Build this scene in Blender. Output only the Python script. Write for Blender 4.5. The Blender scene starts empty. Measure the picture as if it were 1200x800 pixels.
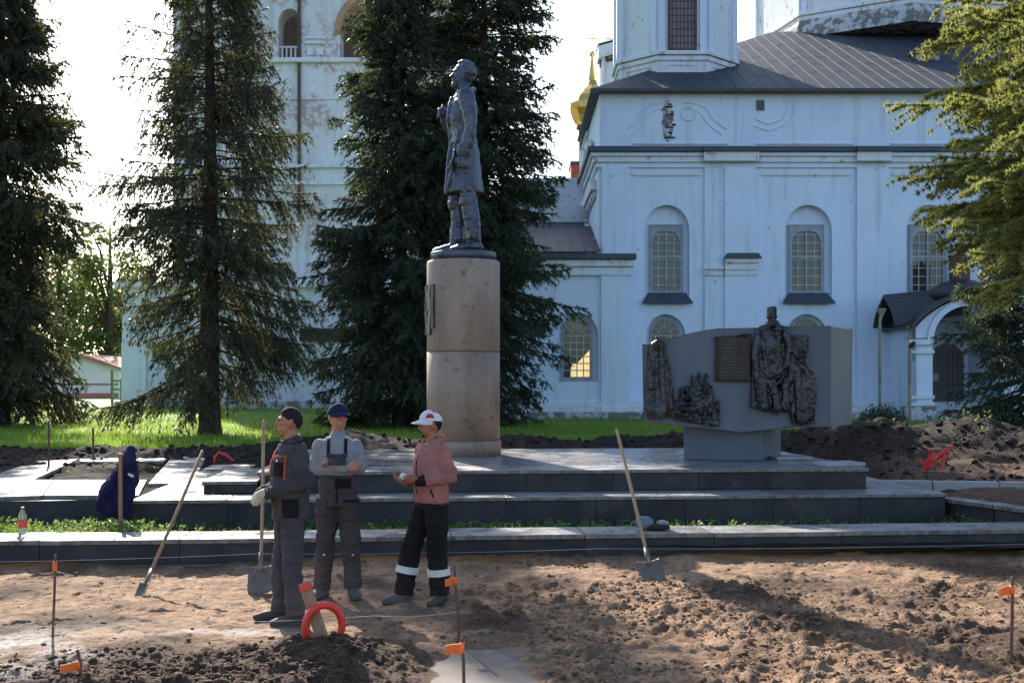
import bpy, bmesh, math, random
import numpy as np
from mathutils import Vector, Matrix, Quaternion
from mathutils.geometry import tessellate_polygon
from mathutils.bvhtree import BVHTree

# ------------------------------------------------------------------ camera, sky, sun, exposure
scene = bpy.context.scene
COL = scene.collection
CAM_H = 2.0          # eye height above the dug-out dirt
FPX = 1400.0         # focal length in photo pixels (photo 1200 x 800)
HOR = 445.0          # row of the horizon
cam_d = bpy.data.cameras.new('camera'); cam = bpy.data.objects.new('camera', cam_d); COL.objects.link(cam)
cam.location = (0, 0, CAM_H); cam.rotation_euler = (math.radians(90), 0, 0)
cam_d.sensor_width = 36.0; cam_d.lens = FPX / 1200 * 36.0
cam_d.shift_y = (HOR - 400) / 1200.0
cam_d.clip_start = 0.05; cam_d.clip_end = 3000
scene.camera = cam

SUN_AZ = 20.0        # degrees to the left of the view direction
SUN_EL = 31.0
az, el = math.radians(SUN_AZ), math.radians(SUN_EL)
SUN_DIR = Vector((-math.sin(az) * math.cos(el), math.cos(az) * math.cos(el), math.sin(el)))
world = bpy.data.worlds.new('World'); scene.world = world; world.use_nodes = True
wn = world.node_tree; wn.nodes.clear()
w_out = wn.nodes.new('ShaderNodeOutputWorld'); w_bg = wn.nodes.new('ShaderNodeBackground'); w_sky = wn.nodes.new('ShaderNodeTexSky')
w_sky.sky_type = 'NISHITA'; w_sky.sun_disc = False
w_sky.sun_elevation = el; w_sky.sun_rotation = math.radians(-SUN_AZ)
w_sky.air_density = 1.0; w_sky.dust_density = 1.6; w_sky.ozone_density = 3.0
w_bg.inputs['Strength'].default_value = 0.12
wn.links.new(w_sky.outputs[0], w_bg.inputs[0]); wn.links.new(w_bg.outputs[0], w_out.inputs[0])
sun_d = bpy.data.lights.new('sun', 'SUN'); sun_d.energy = 5.0; sun_d.angle = math.radians(0.55); sun_d.color = (1.0, 0.93, 0.83)
sun = bpy.data.objects.new('sun', sun_d); COL.objects.link(sun)
sun.rotation_euler = SUN_DIR.to_track_quat('Z', 'Y').to_euler(); sun.location = (-20, 20, 40)
vs = scene.view_settings
scene.display_settings.display_device = 'sRGB'
vs.view_transform = 'Standard'; vs.look = 'None'; vs.exposure = 1.42; vs.gamma = 1.0; vs.use_curve_mapping = False
scene.render.engine = 'CYCLES'
scene.cycles.use_denoising = True
scene.cycles.max_bounces = 8; scene.cycles.diffuse_bounces = 3; scene.cycles.glossy_bounces = 3
scene.cycles.transmission_bounces = 4; scene.cycles.transparent_max_bounces = 6
scene.cycles.caustics_reflective = False; scene.cycles.caustics_refractive = False
RNG = np.random.default_rng(7)
random.seed(7)

# ------------------------------------------------------------------ pixel helpers
def px(x, y, D):
    """photo pixel + depth -> point"""
    return Vector(((x - 600) / FPX * D, D, CAM_H + (HOR - y) / FPX * D))
def pz(x, y, z):
    """photo pixel on the level z -> point"""
    D = (CAM_H - z) * FPX / (y - HOR)
    return Vector(((x - 600) / FPX * D, D, z))

# ------------------------------------------------------------------ scene-graph helpers
def props(o, label=None, cat=None, group=None, kind=None):
    if label: o['label'] = label
    if cat: o['category'] = cat
    if group: o['group'] = group
    if kind: o['kind'] = kind
    return o
def thing(name, label, cat, loc=(0, 0, 0), rz=0.0, group=None):
    o = bpy.data.objects.new(name, None); COL.objects.link(o)
    o.empty_display_size = 0.2
    o.location = loc; o.rotation_euler = (0, 0, rz)
    return props(o, label, cat, group)
def link_mesh(name, me, parent=None):
    o = bpy.data.objects.new(name, me); COL.objects.link(o)
    if parent is not None: o.parent = parent
    return o
def copy_tree(o, parent=None):
    c = o.copy(); COL.objects.link(c); c.parent = parent
    for ch in list(o.children): copy_tree(ch, c)
    return c

class MB:
    """collects polygons, builds ONE mesh object"""
    def __init__(s): s.v = []; s.f = []; s.m = []; s.sm = []; s.cur = 0; s.smooth = False
    def vert(s, p): s.v.append(tuple(p)); return len(s.v) - 1
    def face(s, idx): s.f.append(tuple(idx)); s.m.append(s.cur); s.sm.append(s.smooth)
    def quad(s, a, b, c, d): i = len(s.v); s.v += [tuple(a), tuple(b), tuple(c), tuple(d)]; s.face((i, i+1, i+2, i+3))
    def tri(s, a, b, c): i = len(s.v); s.v += [tuple(a), tuple(b), tuple(c)]; s.face((i, i+1, i+2))
    def box(s, x0, x1, y0, y1, z0, z1, jit=0.0):
        i = len(s.v)
        for z in (z0, z1):
            for x, y in ((x0, y0), (x1, y0), (x1, y1), (x0, y1)):
                s.v.append((x + random.uniform(-jit, jit), y + random.uniform(-jit, jit), z + random.uniform(-jit, jit)))
        for q in ((0,3,2,1), (4,5,6,7), (0,1,5,4), (1,2,6,5), (2,3,7,6), (3,0,4,7)): s.face([i + k for k in q])
        return s
    def bar(s, a, b, w, t, up=(0, 0, 1)):
        a, b = Vector(a), Vector(b); d = (b - a).normalized(); u = Vector(up)
        if abs(d.dot(u)) > .98: u = Vector((1, 0, 0))
        r = d.cross(u).normalized() * w / 2; q = r.cross(d).normalized() * t / 2
        i = len(s.v)
        for p in (a, b):
            for k in (-r - q, r - q, r + q, -r + q): s.v.append(tuple(p + k))
        for f in ((0,1,2,3), (7,6,5,4), (0,4,5,1), (1,5,6,2), (2,6,7,3), (3,7,4,0)): s.face([i + k for k in f])
        return s
    def prism_y(s, poly, y0, y1, caps=True):
        """poly: list of (x, z) counter-clockwise seen from -y; extruded from y0 to y1"""
        n = len(poly); i = len(s.v)
        for y in (y0, y1):
            for x, z in poly: s.v.append((x, y, z))
        for k in range(n):
            a, b = k, (k + 1) % n
            s.face((i + b, i + a, i + n + a, i + n + b)[::-1])
        if caps:
            for t in tessellate_polygon([[Vector((x, z, 0)) for x, z in poly]]):
                s.face((i + t[0], i + t[1], i + t[2])); s.face((i + n + t[2], i + n + t[1], i + n + t[0]))
        return s
    def prism_z(s, poly, z0, z1):
        """poly: list of (x, y) counter-clockwise from above"""
        n = len(poly); i = len(s.v)
        for z in (z0, z1):
            for x, y in poly: s.v.append((x, y, z))
        for k in range(n):
            a, b = k, (k + 1) % n
            s.face((i + a, i + b, i + n + b, i + n + a))
        s.face([i + n - 1 - k for k in range(n)]); s.face([i + n + k for k in range(n)])
        return s
    def wall(s, outer, holes, y, depth):
        """flat wall facing -y with holes cut and their reveals going back by depth"""
        loops = [outer] + holes; flat = [p for l in loops for p in l]; i = len(s.v)
        for x, z in flat: s.v.append((x, y, z))
        for t in tessellate_polygon([[Vector((x, z, 0)) for x, z in l] for l in loops]): s.face([i + k for k in t])
        for h in holes:
            n = len(h); j = len(s.v)
            for yy in (y, y + depth):
                for x, z in h: s.v.append((x, yy, z))
            for k in range(n): s.face((j + k, j + (k + 1) % n, j + n + (k + 1) % n, j + n + k))
        return s
    def tube(s, pts, rad, seg=10, caps=True, ref=(1, 0, 0), flat=1.0):
        """loft along pts; rad: list of r or (r_ref, r_other); round caps"""
        P = [Vector(p) for p in pts]; R = [(r, r * flat) if not isinstance(r, (tuple, list)) else r for r in rad]
        T = []
        for k in range(len(P)):
            d = P[min(k + 1, len(P) - 1)] - P[max(k - 1, 0)]
            T.append(d.normalized() if d.length > 1e-9 else Vector((0, 0, 1)))
        if caps:
            a, b = P[0], P[-1]; ra, rb = R[0], R[-1]; la, lb = min(ra) , min(rb)
            P = [a - T[0] * la * .95, a - T[0] * la * .6] + P + [b + T[-1] * lb * .6, b + T[-1] * lb * .95]
            R = [(ra[0] * .3, ra[1] * .3), (ra[0] * .8, ra[1] * .8)] + R + [(rb[0] * .8, rb[1] * .8), (rb[0] * .3, rb[1] * .3)]
            T = [T[0]] * 2 + T + [T[-1]] * 2
        i = len(s.v); ref = Vector(ref); prev = None
        for p, r, t in zip(P, R, T):
            x = (prev if prev is not None else ref); x = x - t * x.dot(t)
            if x.length < 1e-4: x = Vector((0, 1, 0)) - t * t.y
            x.normalize(); y = t.cross(x); prev = x
            for k in range(seg):
                a = 2 * math.pi * k / seg
                s.v.append(tuple(p + x * math.cos(a) * r[0] + y * math.sin(a) * r[1]))
        n = len(P)
        for q in range(n - 1):
            for k in range(seg):
                k2 = (k + 1) % seg
                s.face((i + q*seg + k, i + q*seg + k2, i + (q+1)*seg + k2, i + (q+1)*seg + k))
        s.face([i + seg - 1 - k for k in range(seg)]); s.face([i + (n-1)*seg + k for k in range(seg)])
        return s
    def ball(s, c, r, nu=14, nv=9, rot=None):
        r = (r, r, r) if not isinstance(r, (tuple, list)) else r; i = len(s.v); c = Vector(c)
        def T(p): p = Vector(p); return tuple(c + (rot @ p if rot is not None else p))
        s.v.append(T((0, 0, -r[2])))
        for a in range(1, nv):
            t = math.pi * a / nv - math.pi / 2
            for b in range(nu):
                u = 2 * math.pi * b / nu
                s.v.append(T((r[0]*math.cos(t)*math.cos(u), r[1]*math.cos(t)*math.sin(u), r[2]*math.sin(t))))
        s.v.append(T((0, 0, r[2]))); top = len(s.v) - 1
        for b in range(nu): s.face((i, i + 1 + (b+1) % nu, i + 1 + b))
        for a in range(nv - 2):
            for b in range(nu):
                p = i + 1 + a*nu; q = p + nu
                s.face((p + b, p + (b+1) % nu, q + (b+1) % nu, q + b))
        p = i + 1 + (nv-2)*nu
        for b in range(nu): s.face((p + b, p + (b+1) % nu, top))
        return s
    def lathe(s, prof, c=(0, 0, 0), n=24, a0=0.0, closed=True):
        """prof: list of (r, z) from bottom to top"""
        i = len(s.v)
        for r, z in prof:
            for k in range(n):
                a = a0 + 2 * math.pi * k / n
                s.v.append((c[0] + r*math.cos(a), c[1] + r*math.sin(a), c[2] + z))
        for q in range(len(prof) - 1):
            for k in range(n): s.face((i + q*n + k, i + q*n + (k+1) % n, i + (q+1)*n + (k+1) % n, i + (q+1)*n + k))
        if closed:
            s.face([i + n - 1 - k for k in range(n)]); s.face([i + (len(prof)-1)*n + k for k in range(n)])
        return s
    def xform(s, M, start=0):
        for k in range(start, len(s.v)): s.v[k] = tuple(M @ Vector(s.v[k]))
        return s
    def mesh(s, name, mats):
        me = bpy.data.meshes.new(name); me.from_pydata(s.v, [], s.f)
        for m in (mats if isinstance(mats, (list, tuple)) else [mats]): me.materials.append(m)
        if any(s.m): me.polygons.foreach_set('material_index', s.m)
        if any(s.sm): me.polygons.foreach_set('use_smooth', s.sm)
        me.update(); return me
    def build(s, name, mats, parent=None, smooth=False, bevel=0.0):
        if smooth: s.sm = [True] * len(s.f)
        o = link_mesh(name, s.mesh(name, mats), parent)
        if bevel:
            b = o.modifiers.new('bevel', 'BEVEL'); b.width = bevel; b.segments = 2; b.limit_method = 'ANGLE'; b.angle_limit = math.radians(40)
        return o

def np_mesh(name, V, F, mat, parent=None, smooth=False):
    """fast mesh from arrays; F is (n,3) or (n,4)"""
    V = np.asarray(V, np.float32); F = np.asarray(F, np.int32); k = F.shape[1]
    me = bpy.data.meshes.new(name); me.vertices.add(len(V)); me.vertices.foreach_set('co', V.ravel())
    me.loops.add(F.size); me.loops.foreach_set('vertex_index', F.ravel())
    me.polygons.add(len(F)); me.polygons.foreach_set('loop_start', np.arange(0, F.size, k, dtype=np.int32))
    me.polygons.foreach_set('loop_total', np.full(len(F), k, np.int32))
    if smooth: me.polygons.foreach_set('use_smooth', np.ones(len(F), bool))
    for m in (mat if isinstance(mat, (list, tuple)) else [mat]): me.materials.append(m)
    me.update(calc_edges=True)
    return link_mesh(name, me, parent)

def bake(o):
    """apply the modifiers of o for good"""
    dg = bpy.context.evaluated_depsgraph_get(); dg.update()
    me = bpy.data.meshes.new_from_object(o.evaluated_get(dg))
    o.modifiers.clear(); old = o.data; o.data = me; bpy.data.meshes.remove(old)
    me.polygons.foreach_set('use_smooth', np.ones(len(me.polygons), bool))
    return o
CLOUDS = {}
def clouds(scale, depth=2):
    k = (scale, depth)
    if k not in CLOUDS:
        t = bpy.data.textures.new('clouds', 'CLOUDS'); t.noise_scale = scale; t.noise_depth = depth; t.noise_basis = 'ORIGINAL_PERLIN'; CLOUDS[k] = t
    return CLOUDS[k]
def organic(mb, name, mat, parent, voxel=.01, smooth=4, wrinkles=()):
    """melt overlapping closed shapes into one continuous skin; wrinkles: (scale, strength)"""
    o = mb.build(name, mat, parent)
    r = o.modifiers.new('r', 'REMESH'); r.mode = 'VOXEL'; r.voxel_size = voxel; r.adaptivity = 0
    if smooth:
        s = o.modifiers.new('s', 'SMOOTH'); s.iterations = smooth; s.factor = .5
    for sc, st in wrinkles:
        d = o.modifiers.new('d', 'DISPLACE'); d.texture = clouds(sc); d.strength = st; d.mid_level = .5; d.texture_coords = 'LOCAL'
    return bake(o)

# ------------------------------------------------------------------ numeric noise
def _hash(ix, iy, seed):
    h = np.sin(ix * 127.1 + iy * 311.7 + seed * 74.7) * 43758.5453
    return h - np.floor(h)
def vnoise(x, y, seed=0):
    ix, iy = np.floor(x), np.floor(y); fx, fy = x - ix, y - iy
    fx = fx * fx * fx * (fx * (fx * 6 - 15) + 10); fy = fy * fy * fy * (fy * (fy * 6 - 15) + 10)
    a, b, c, d = _hash(ix, iy, seed), _hash(ix+1, iy, seed), _hash(ix, iy+1, seed), _hash(ix+1, iy+1, seed)
    return (a + (b - a) * fx) * (1 - fy) + (c + (d - c) * fx) * fy
def fbm(x, y, f=1.0, octv=4, seed=0, gain=.5):
    s = 0; a = 1.0; n = 0
    for k in range(octv):
        s = s + a * vnoise(x * f + k * 17.3, y * f - k * 9.1, seed + k); n += a; a *= gain; f *= 2.03
    return s / n
def sstep(a, b, x): t = np.clip((x - a) / (b - a), 0, 1); return t * t * (3 - 2 * t)

# ------------------------------------------------------------------ materials
class NT:
    def __init__(s, name):
        s.m = bpy.data.materials.new(name); s.m.use_nodes = True; s.t = s.m.node_tree; s.t.nodes.clear()
        s.out = s.n('ShaderNodeOutputMaterial'); s.p = s.n('ShaderNodeBsdfPrincipled'); s.l(s.p.outputs[0], s.out.inputs[0])
        s.co = s.n('ShaderNodeTexCoord'); s.vec = s.co.outputs['Object']
    def n(s, t, **kw):
        x = s.t.nodes.new(t)
        for k, v in kw.items(): setattr(x, k, v)
        return x
    def l(s, a, b): s.t.links.new(a, b)
    def noise(s, scale, detail=4, rough=.55, stretch=None, vec=None, seed=0.0):
        x = s.n('ShaderNodeTexNoise'); x.inputs['Scale'].default_value = scale; x.inputs['Detail'].default_value = detail; x.inputs['Roughness'].default_value = rough
        mp = s.n('ShaderNodeMapping'); mp.inputs['Location'].default_value = (seed, seed * 1.7, -seed)
        if stretch: mp.inputs['Scale'].default_value = stretch
        s.l(vec or s.vec, mp.inputs[0]); s.l(mp.outputs[0], x.inputs[0])
        return x.outputs[0]
    def ramp(s, f, a, b, c0=0.0, c1=1.0):
        r = s.n('ShaderNodeMapRange'); r.clamp = True
        for i, v in ((1, a), (2, b), (3, c0), (4, c1)): r.inputs[i].default_value = v
        s.l(f, r.inputs[0]); return r.outputs[0]
    def math(s, op, a, b):
        x = s.n('ShaderNodeMath', operation=op)
        for i, v in ((0, a), (1, b)):
            if isinstance(v, (int, float)): x.inputs[i].default_value = v
            else: s.l(v, x.inputs[i])
        return x.outputs[0]
    def mix(s, f, a, b):
        x = s.n('ShaderNodeMix', data_type='RGBA')
        if isinstance(f, (int, float)): x.inputs[0].default_value = f
        else: s.l(f, x.inputs[0])
        for i, c in ((6, a), (7, b)):
            if isinstance(c, (tuple, list)): x.inputs[i].default_value = (*c[:3], 1)
            else: s.l(c, x.inputs[i])
        return x.outputs[2]
    def bump(s, h, strength=.3, dist=.02):
        b = s.n('ShaderNodeBump'); b.inputs['Strength'].default_value = strength; b.inputs['Distance'].default_value = dist
        s.l(h, b.inputs['Height']); s.l(b.outputs[0], s.p.inputs['Normal'])
    def col(s, c):
        if isinstance(c, (tuple, list)): s.p.inputs['Base Color'].default_value = (*c[:3], 1)
        else: s.l(c, s.p.inputs['Base Color'])
    def rough(s, r):
        if isinstance(r, (int, float)): s.p.inputs['Roughness'].default_value = r
        else: s.l(r, s.p.inputs['Roughness'])
    def attr(s, name):
        a = s.n('ShaderNodeAttribute'); a.attribute_name = name; return a.outputs['Fac']
    def objrand(s):
        return s.n('ShaderNodeObjectInfo').outputs['Random']

def simple(name, c, c2=None, scale=6, rough=.7, bump=.2, bscale=None, dist=.01, spec=.5, metal=0.0, stretch=None, lo=.35, hi=.65):
    k = NT(name); c2 = c2 or tuple(v * .75 for v in c)
    k.col(k.mix(k.ramp(k.noise(scale, 5, stretch=stretch), lo, hi), c, c2)); k.rough(rough)
    k.p.inputs['Specular IOR Level'].default_value = spec; k.p.inputs['Metallic'].default_value = metal
    if bump: k.bump(k.noise(bscale or scale * 6, 4), bump, dist)
    return k.m

def m_dirt():
    k = NT('dirt'); sand = k.attr('sand'); n1 = k.noise(2.3, 5); n2 = k.noise(22, 6, .65)
    base = k.mix(k.ramp(n1, .35, .65), (.262, .156, .090), (.355, .236, .150))
    base = k.mix(k.ramp(n2, .45, .72), base, (.135, .074, .041))
    dark = k.mix(k.ramp(n2, .35, .65), (.055, .033, .022), (.105, .066, .043))
    c = k.mix(sand, dark, base)
    c = k.mix(k.math('MULTIPLY', k.attr('dust'), k.ramp(n2, .3, .6, .5, 1.0)), c, (.50, .46, .41))
    c = k.mix(k.attr('rust'), c, (.26, .11, .035))
    k.col(c); k.rough(.95); k.p.inputs['Specular IOR Level'].default_value = .15
    h = k.math('ADD', k.math('MULTIPLY', k.noise(9, 6, .6), 1.0), k.math('MULTIPLY', k.noise(60, 5, .65), .35))
    k.bump(h, 1.0, .045); return k.m
def m_soil():
    k = NT('black_soil'); g = k.attr('sand'); n2 = k.noise(12, 6, .65)
    c = k.mix(k.ramp(n2, .35, .65), (.020, .015, .012), (.038, .027, .020))
    c = k.mix(g, c, k.mix(k.ramp(n2, .4, .6), (.10, .062, .040), (.15, .095, .065)))
    k.col(c); k.rough(.95); k.p.inputs['Specular IOR Level'].default_value = .15; k.bump(k.noise(14, 7, .7), .9, .05); return k.m
def m_lawn():
    k = NT('lawn'); n = k.noise(.35, 5); n2 = k.noise(9, 5, .6)
    c = k.mix(k.ramp(n, .35, .65), (.10, .20, .025), (.15, .25, .035))
    c = k.mix(k.ramp(n2, .45, .7), c, (.06, .115, .02)); k.col(c); k.rough(.85); k.bump(k.noise(25, 5), .7, .05); return k.m
def m_leaf(name, c1, c2, c3=None, scale=1.5, trans=.35, rough=.5):
    k = NT(name); n = k.noise(scale, 3); n2 = k.noise(scale * 9, 2)
    c = k.mix(k.ramp(n, .35, .65), c1, c2)
    if c3: c = k.mix(k.ramp(n2, .56, .66), c, c3)
    k.col(c); k.rough(rough); k.p.inputs['Specular IOR Level'].default_value = .3
    t = k.n('ShaderNodeBsdfTranslucent'); k.l(k.mix(.25, c, (.30, .34, .04)), t.inputs[0])
    x = k.n('ShaderNodeMixShader'); x.inputs[0].default_value = trans
    k.l(k.p.outputs[0], x.inputs[1]); k.l(t.outputs[0], x.inputs[2]); k.l(x.outputs[0], k.out.inputs[0]); return k.m
def m_whitewash(name, base=(.71, .775, .89), dirt=(.42, .43, .44), brick=(.36, .15, .10), worn=.66, bricks=.78, grime=.6):
    k = NT(name); n = k.noise(.55, 7, .65); n2 = k.noise(2.6, 6, .65, seed=4); st = k.noise(1.1, 5, .6, stretch=(3.0, 3.0, .22), seed=9)
    c = k.mix(k.ramp(k.noise(.8, 3, seed=2), .3, .7), base, tuple(v * .93 for v in base))
    c = k.mix(k.math('MULTIPLY', k.ramp(st, .52, .78), grime), c, dirt)
    c = k.mix(k.ramp(n2, worn, worn + .05), c, dirt)
    w = k.math('MULTIPLY', k.ramp(n, bricks - .02, bricks + .03), k.ramp(k.noise(7, 4, seed=7), .40, .52))
    c = k.mix(w, c, brick)
    k.col(c); k.rough(.9); k.p.inputs['Specular IOR Level'].default_value = .2
    h = k.math('ADD', k.noise(5, 6, .6), k.math('MULTIPLY', k.noise(38, 4), .3)); k.bump(h, .35, .03); return k.m
def m_towerwall():
    k = NT('weathered_tower_wall')
    bt = k.n('ShaderNodeTexBrick'); bt.inputs['Scale'].default_value = 1.0; bt.inputs['Mortar Size'].default_value = .012
    bt.inputs['Brick Width'].default_value = .28; bt.inputs['Row Height'].default_value = .09
    bt.inputs['Color1'].default_value = (.40, .17, .11, 1); bt.inputs['Color2'].default_value = (.30, .12, .08, 1); bt.inputs['Mortar'].default_value = (.62, .58, .53, 1)
    mp = k.n('ShaderNodeMapping'); mp.inputs['Rotation'].default_value = (math.radians(90), 0, 0); k.l(k.vec, mp.inputs[0]); k.l(mp.outputs[0], bt.inputs[0])
    st = k.noise(.9, 5, .6, stretch=(2.5, 2.5, .2), seed=3)
    c = k.mix(k.ramp(k.noise(.5, 5, .6), .35, .7), (.76, .75, .76), (.66, .64, .64))
    c = k.mix(k.math('MULTIPLY', k.ramp(st, .5, .75), .6), c, (.36, .32, .28))
    w = k.math('MULTIPLY', k.ramp(k.noise(.30, 6, .62, seed=5), .545, .61), k.ramp(k.noise(4, 4, seed=1), .42, .56, 0, .75))
    c = k.mix(w, c, bt.outputs[0]); k.col(c); k.rough(.92)
    k.bump(k.math('ADD', k.noise(4, 6), k.math('MULTIPLY', bt.outputs[1], -.4)), .4, .03); return k.m
def m_granite(name, c, c2, rough, fleck=60, worn=(.30, .24, .19), wear=.0, objvar=.12, raw_edge=False):
    k = NT(name); n = k.noise(fleck, 3, .7); n1 = k.noise(1.3, 4)
    base = k.mix(k.ramp(n, .38, .62), c, c2); base = k.mix(k.ramp(n1, .4, .7), base, tuple(v * .8 for v in c))
    v = k.n('ShaderNodeHueSaturation'); k.l(base, v.inputs['Color']); k.l(k.ramp(k.objrand(), 0, 1, 1 - objvar, 1 + objvar), v.inputs['Value'])
    base = v.outputs[0]
    d = k.ramp(k.noise(2.2, 6, .65, seed=3), .5, .72)
    if wear: base = k.mix(k.math('MULTIPLY', d, wear), base, worn)
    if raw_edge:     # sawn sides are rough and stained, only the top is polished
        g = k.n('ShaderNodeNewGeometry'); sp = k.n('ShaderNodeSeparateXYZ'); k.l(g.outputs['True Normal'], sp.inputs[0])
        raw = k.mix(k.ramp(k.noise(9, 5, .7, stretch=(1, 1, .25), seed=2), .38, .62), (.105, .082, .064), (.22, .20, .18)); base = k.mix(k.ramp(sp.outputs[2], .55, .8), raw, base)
    k.col(base); k.rough(k.ramp(k.noise(3.1, 5, .6, seed=8), .35, .7, rough, min(1, rough + .28))); k.bump(k.noise(45, 4), .08, .004); return k.m
def m_pedestal():
    k = NT('pedestal_granite'); st = k.noise(2.4, 6, .6, stretch=(1, 1, .12)); n = k.noise(70, 3, .7)
    c = k.mix(k.ramp(st, .35, .68), (.34, .235, .165), (.20, .130, .090)); c = k.mix(k.ramp(k.noise(1.6, 5, seed=4, stretch=(1, 1, .4)), .5, .75), c, (.38, .29, .21))
    c = k.mix(k.ramp(n, .55, .7), c, (.40, .30, .22)); c = k.mix(k.ramp(k.noise(9, 4, seed=2), .60, .72), c, (.12, .085, .062))
    k.col(c); k.rough(.55); k.bump(k.noise(80, 3), .12, .004); return k.m
def m_bronze(name, c, hi, rough=.45, metal=.55):
    k = NT(name); n = k.noise(5, 5, .6); g = k.n('ShaderNodeNewGeometry')
    cc = k.mix(k.ramp(n, .35, .7), c, hi); cc = k.mix(k.ramp(k.noise(3.2, 5, stretch=(3, 3, .4), seed=4), .55, .75), cc, tuple(v * .55 for v in c))
    k.col(cc); k.rough(k.ramp(n, .3, .7, rough, rough + .2)); k.p.inputs['Metallic'].default_value = metal; k.bump(k.noise(30, 4), .25, .01); return k.m
def m_glass_dark(name, c, rough=.08, tint=None):
    k = NT(name); n = k.noise(1.7, 4); k.col(k.mix(k.ramp(n, .35, .65), c, tint or tuple(v * .5 for v in c))); k.rough(rough)
    k.p.inputs['IOR'].default_value = 1.5; k.bump(k.noise(2.2, 3), .15, .02); return k.m
def m_cloth(name, c, c2=None, weave=240, bump=.35, dust=None):
    k = NT(name); c2 = c2 or tuple(v * .72 for v in c)
    cc = k.mix(k.ramp(k.noise(7, 5, .6), .35, .68), c, c2)
    if dust:
        s = k.n('ShaderNodeSeparateXYZ'); k.l(k.vec, s.inputs[0])
        cc = k.mix(k.math('MULTIPLY', k.ramp(s.outputs[2], 0.0, .5, .75, .0), k.ramp(k.noise(9, 4, seed=6), .3, .65)), cc, dust)
    k.col(cc); k.rough(.92); k.p.inputs['Specular IOR Level'].default_value = .15
    h = k.math('ADD', k.noise(13, 6, .65, stretch=(1, 1, 1.9)), k.math('MULTIPLY', k.noise(weave, 2), .10)); k.bump(h, bump * 1.9, .04); return k.m
def m_wood(name, c, c2):
    k = NT(name); n = k.noise(5, 5, stretch=(9, 9, .6)); k.col(k.mix(k.ramp(n, .35, .65), c, c2)); k.rough(.6); k.bump(n, .3, .004); return k.m
def m_skin(name, c):
    k = NT(name); k.col(k.mix(k.ramp(k.noise(14, 4), .35, .7), c, (c[0]*.86, c[1]*.72, c[2]*.66))); k.rough(.5)
    k.p.inputs['Subsurface Weight'].default_value = .15; k.p.inputs['Subsurface Radius'].default_value = (.02, .008, .004); k.bump(k.noise(120, 3), .12, .002); return k.m
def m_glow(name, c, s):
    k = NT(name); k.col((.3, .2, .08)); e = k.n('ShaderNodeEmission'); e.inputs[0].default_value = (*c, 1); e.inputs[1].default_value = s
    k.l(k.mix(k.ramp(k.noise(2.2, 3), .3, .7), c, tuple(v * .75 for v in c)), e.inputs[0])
    a = k.n('ShaderNodeAddShader'); k.l(k.p.outputs[0], a.inputs[0]); k.l(e.outputs[0], a.inputs[1]); k.l(a.outputs[0], k.out.inputs[0]); k.rough(.1); return k.m

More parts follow.
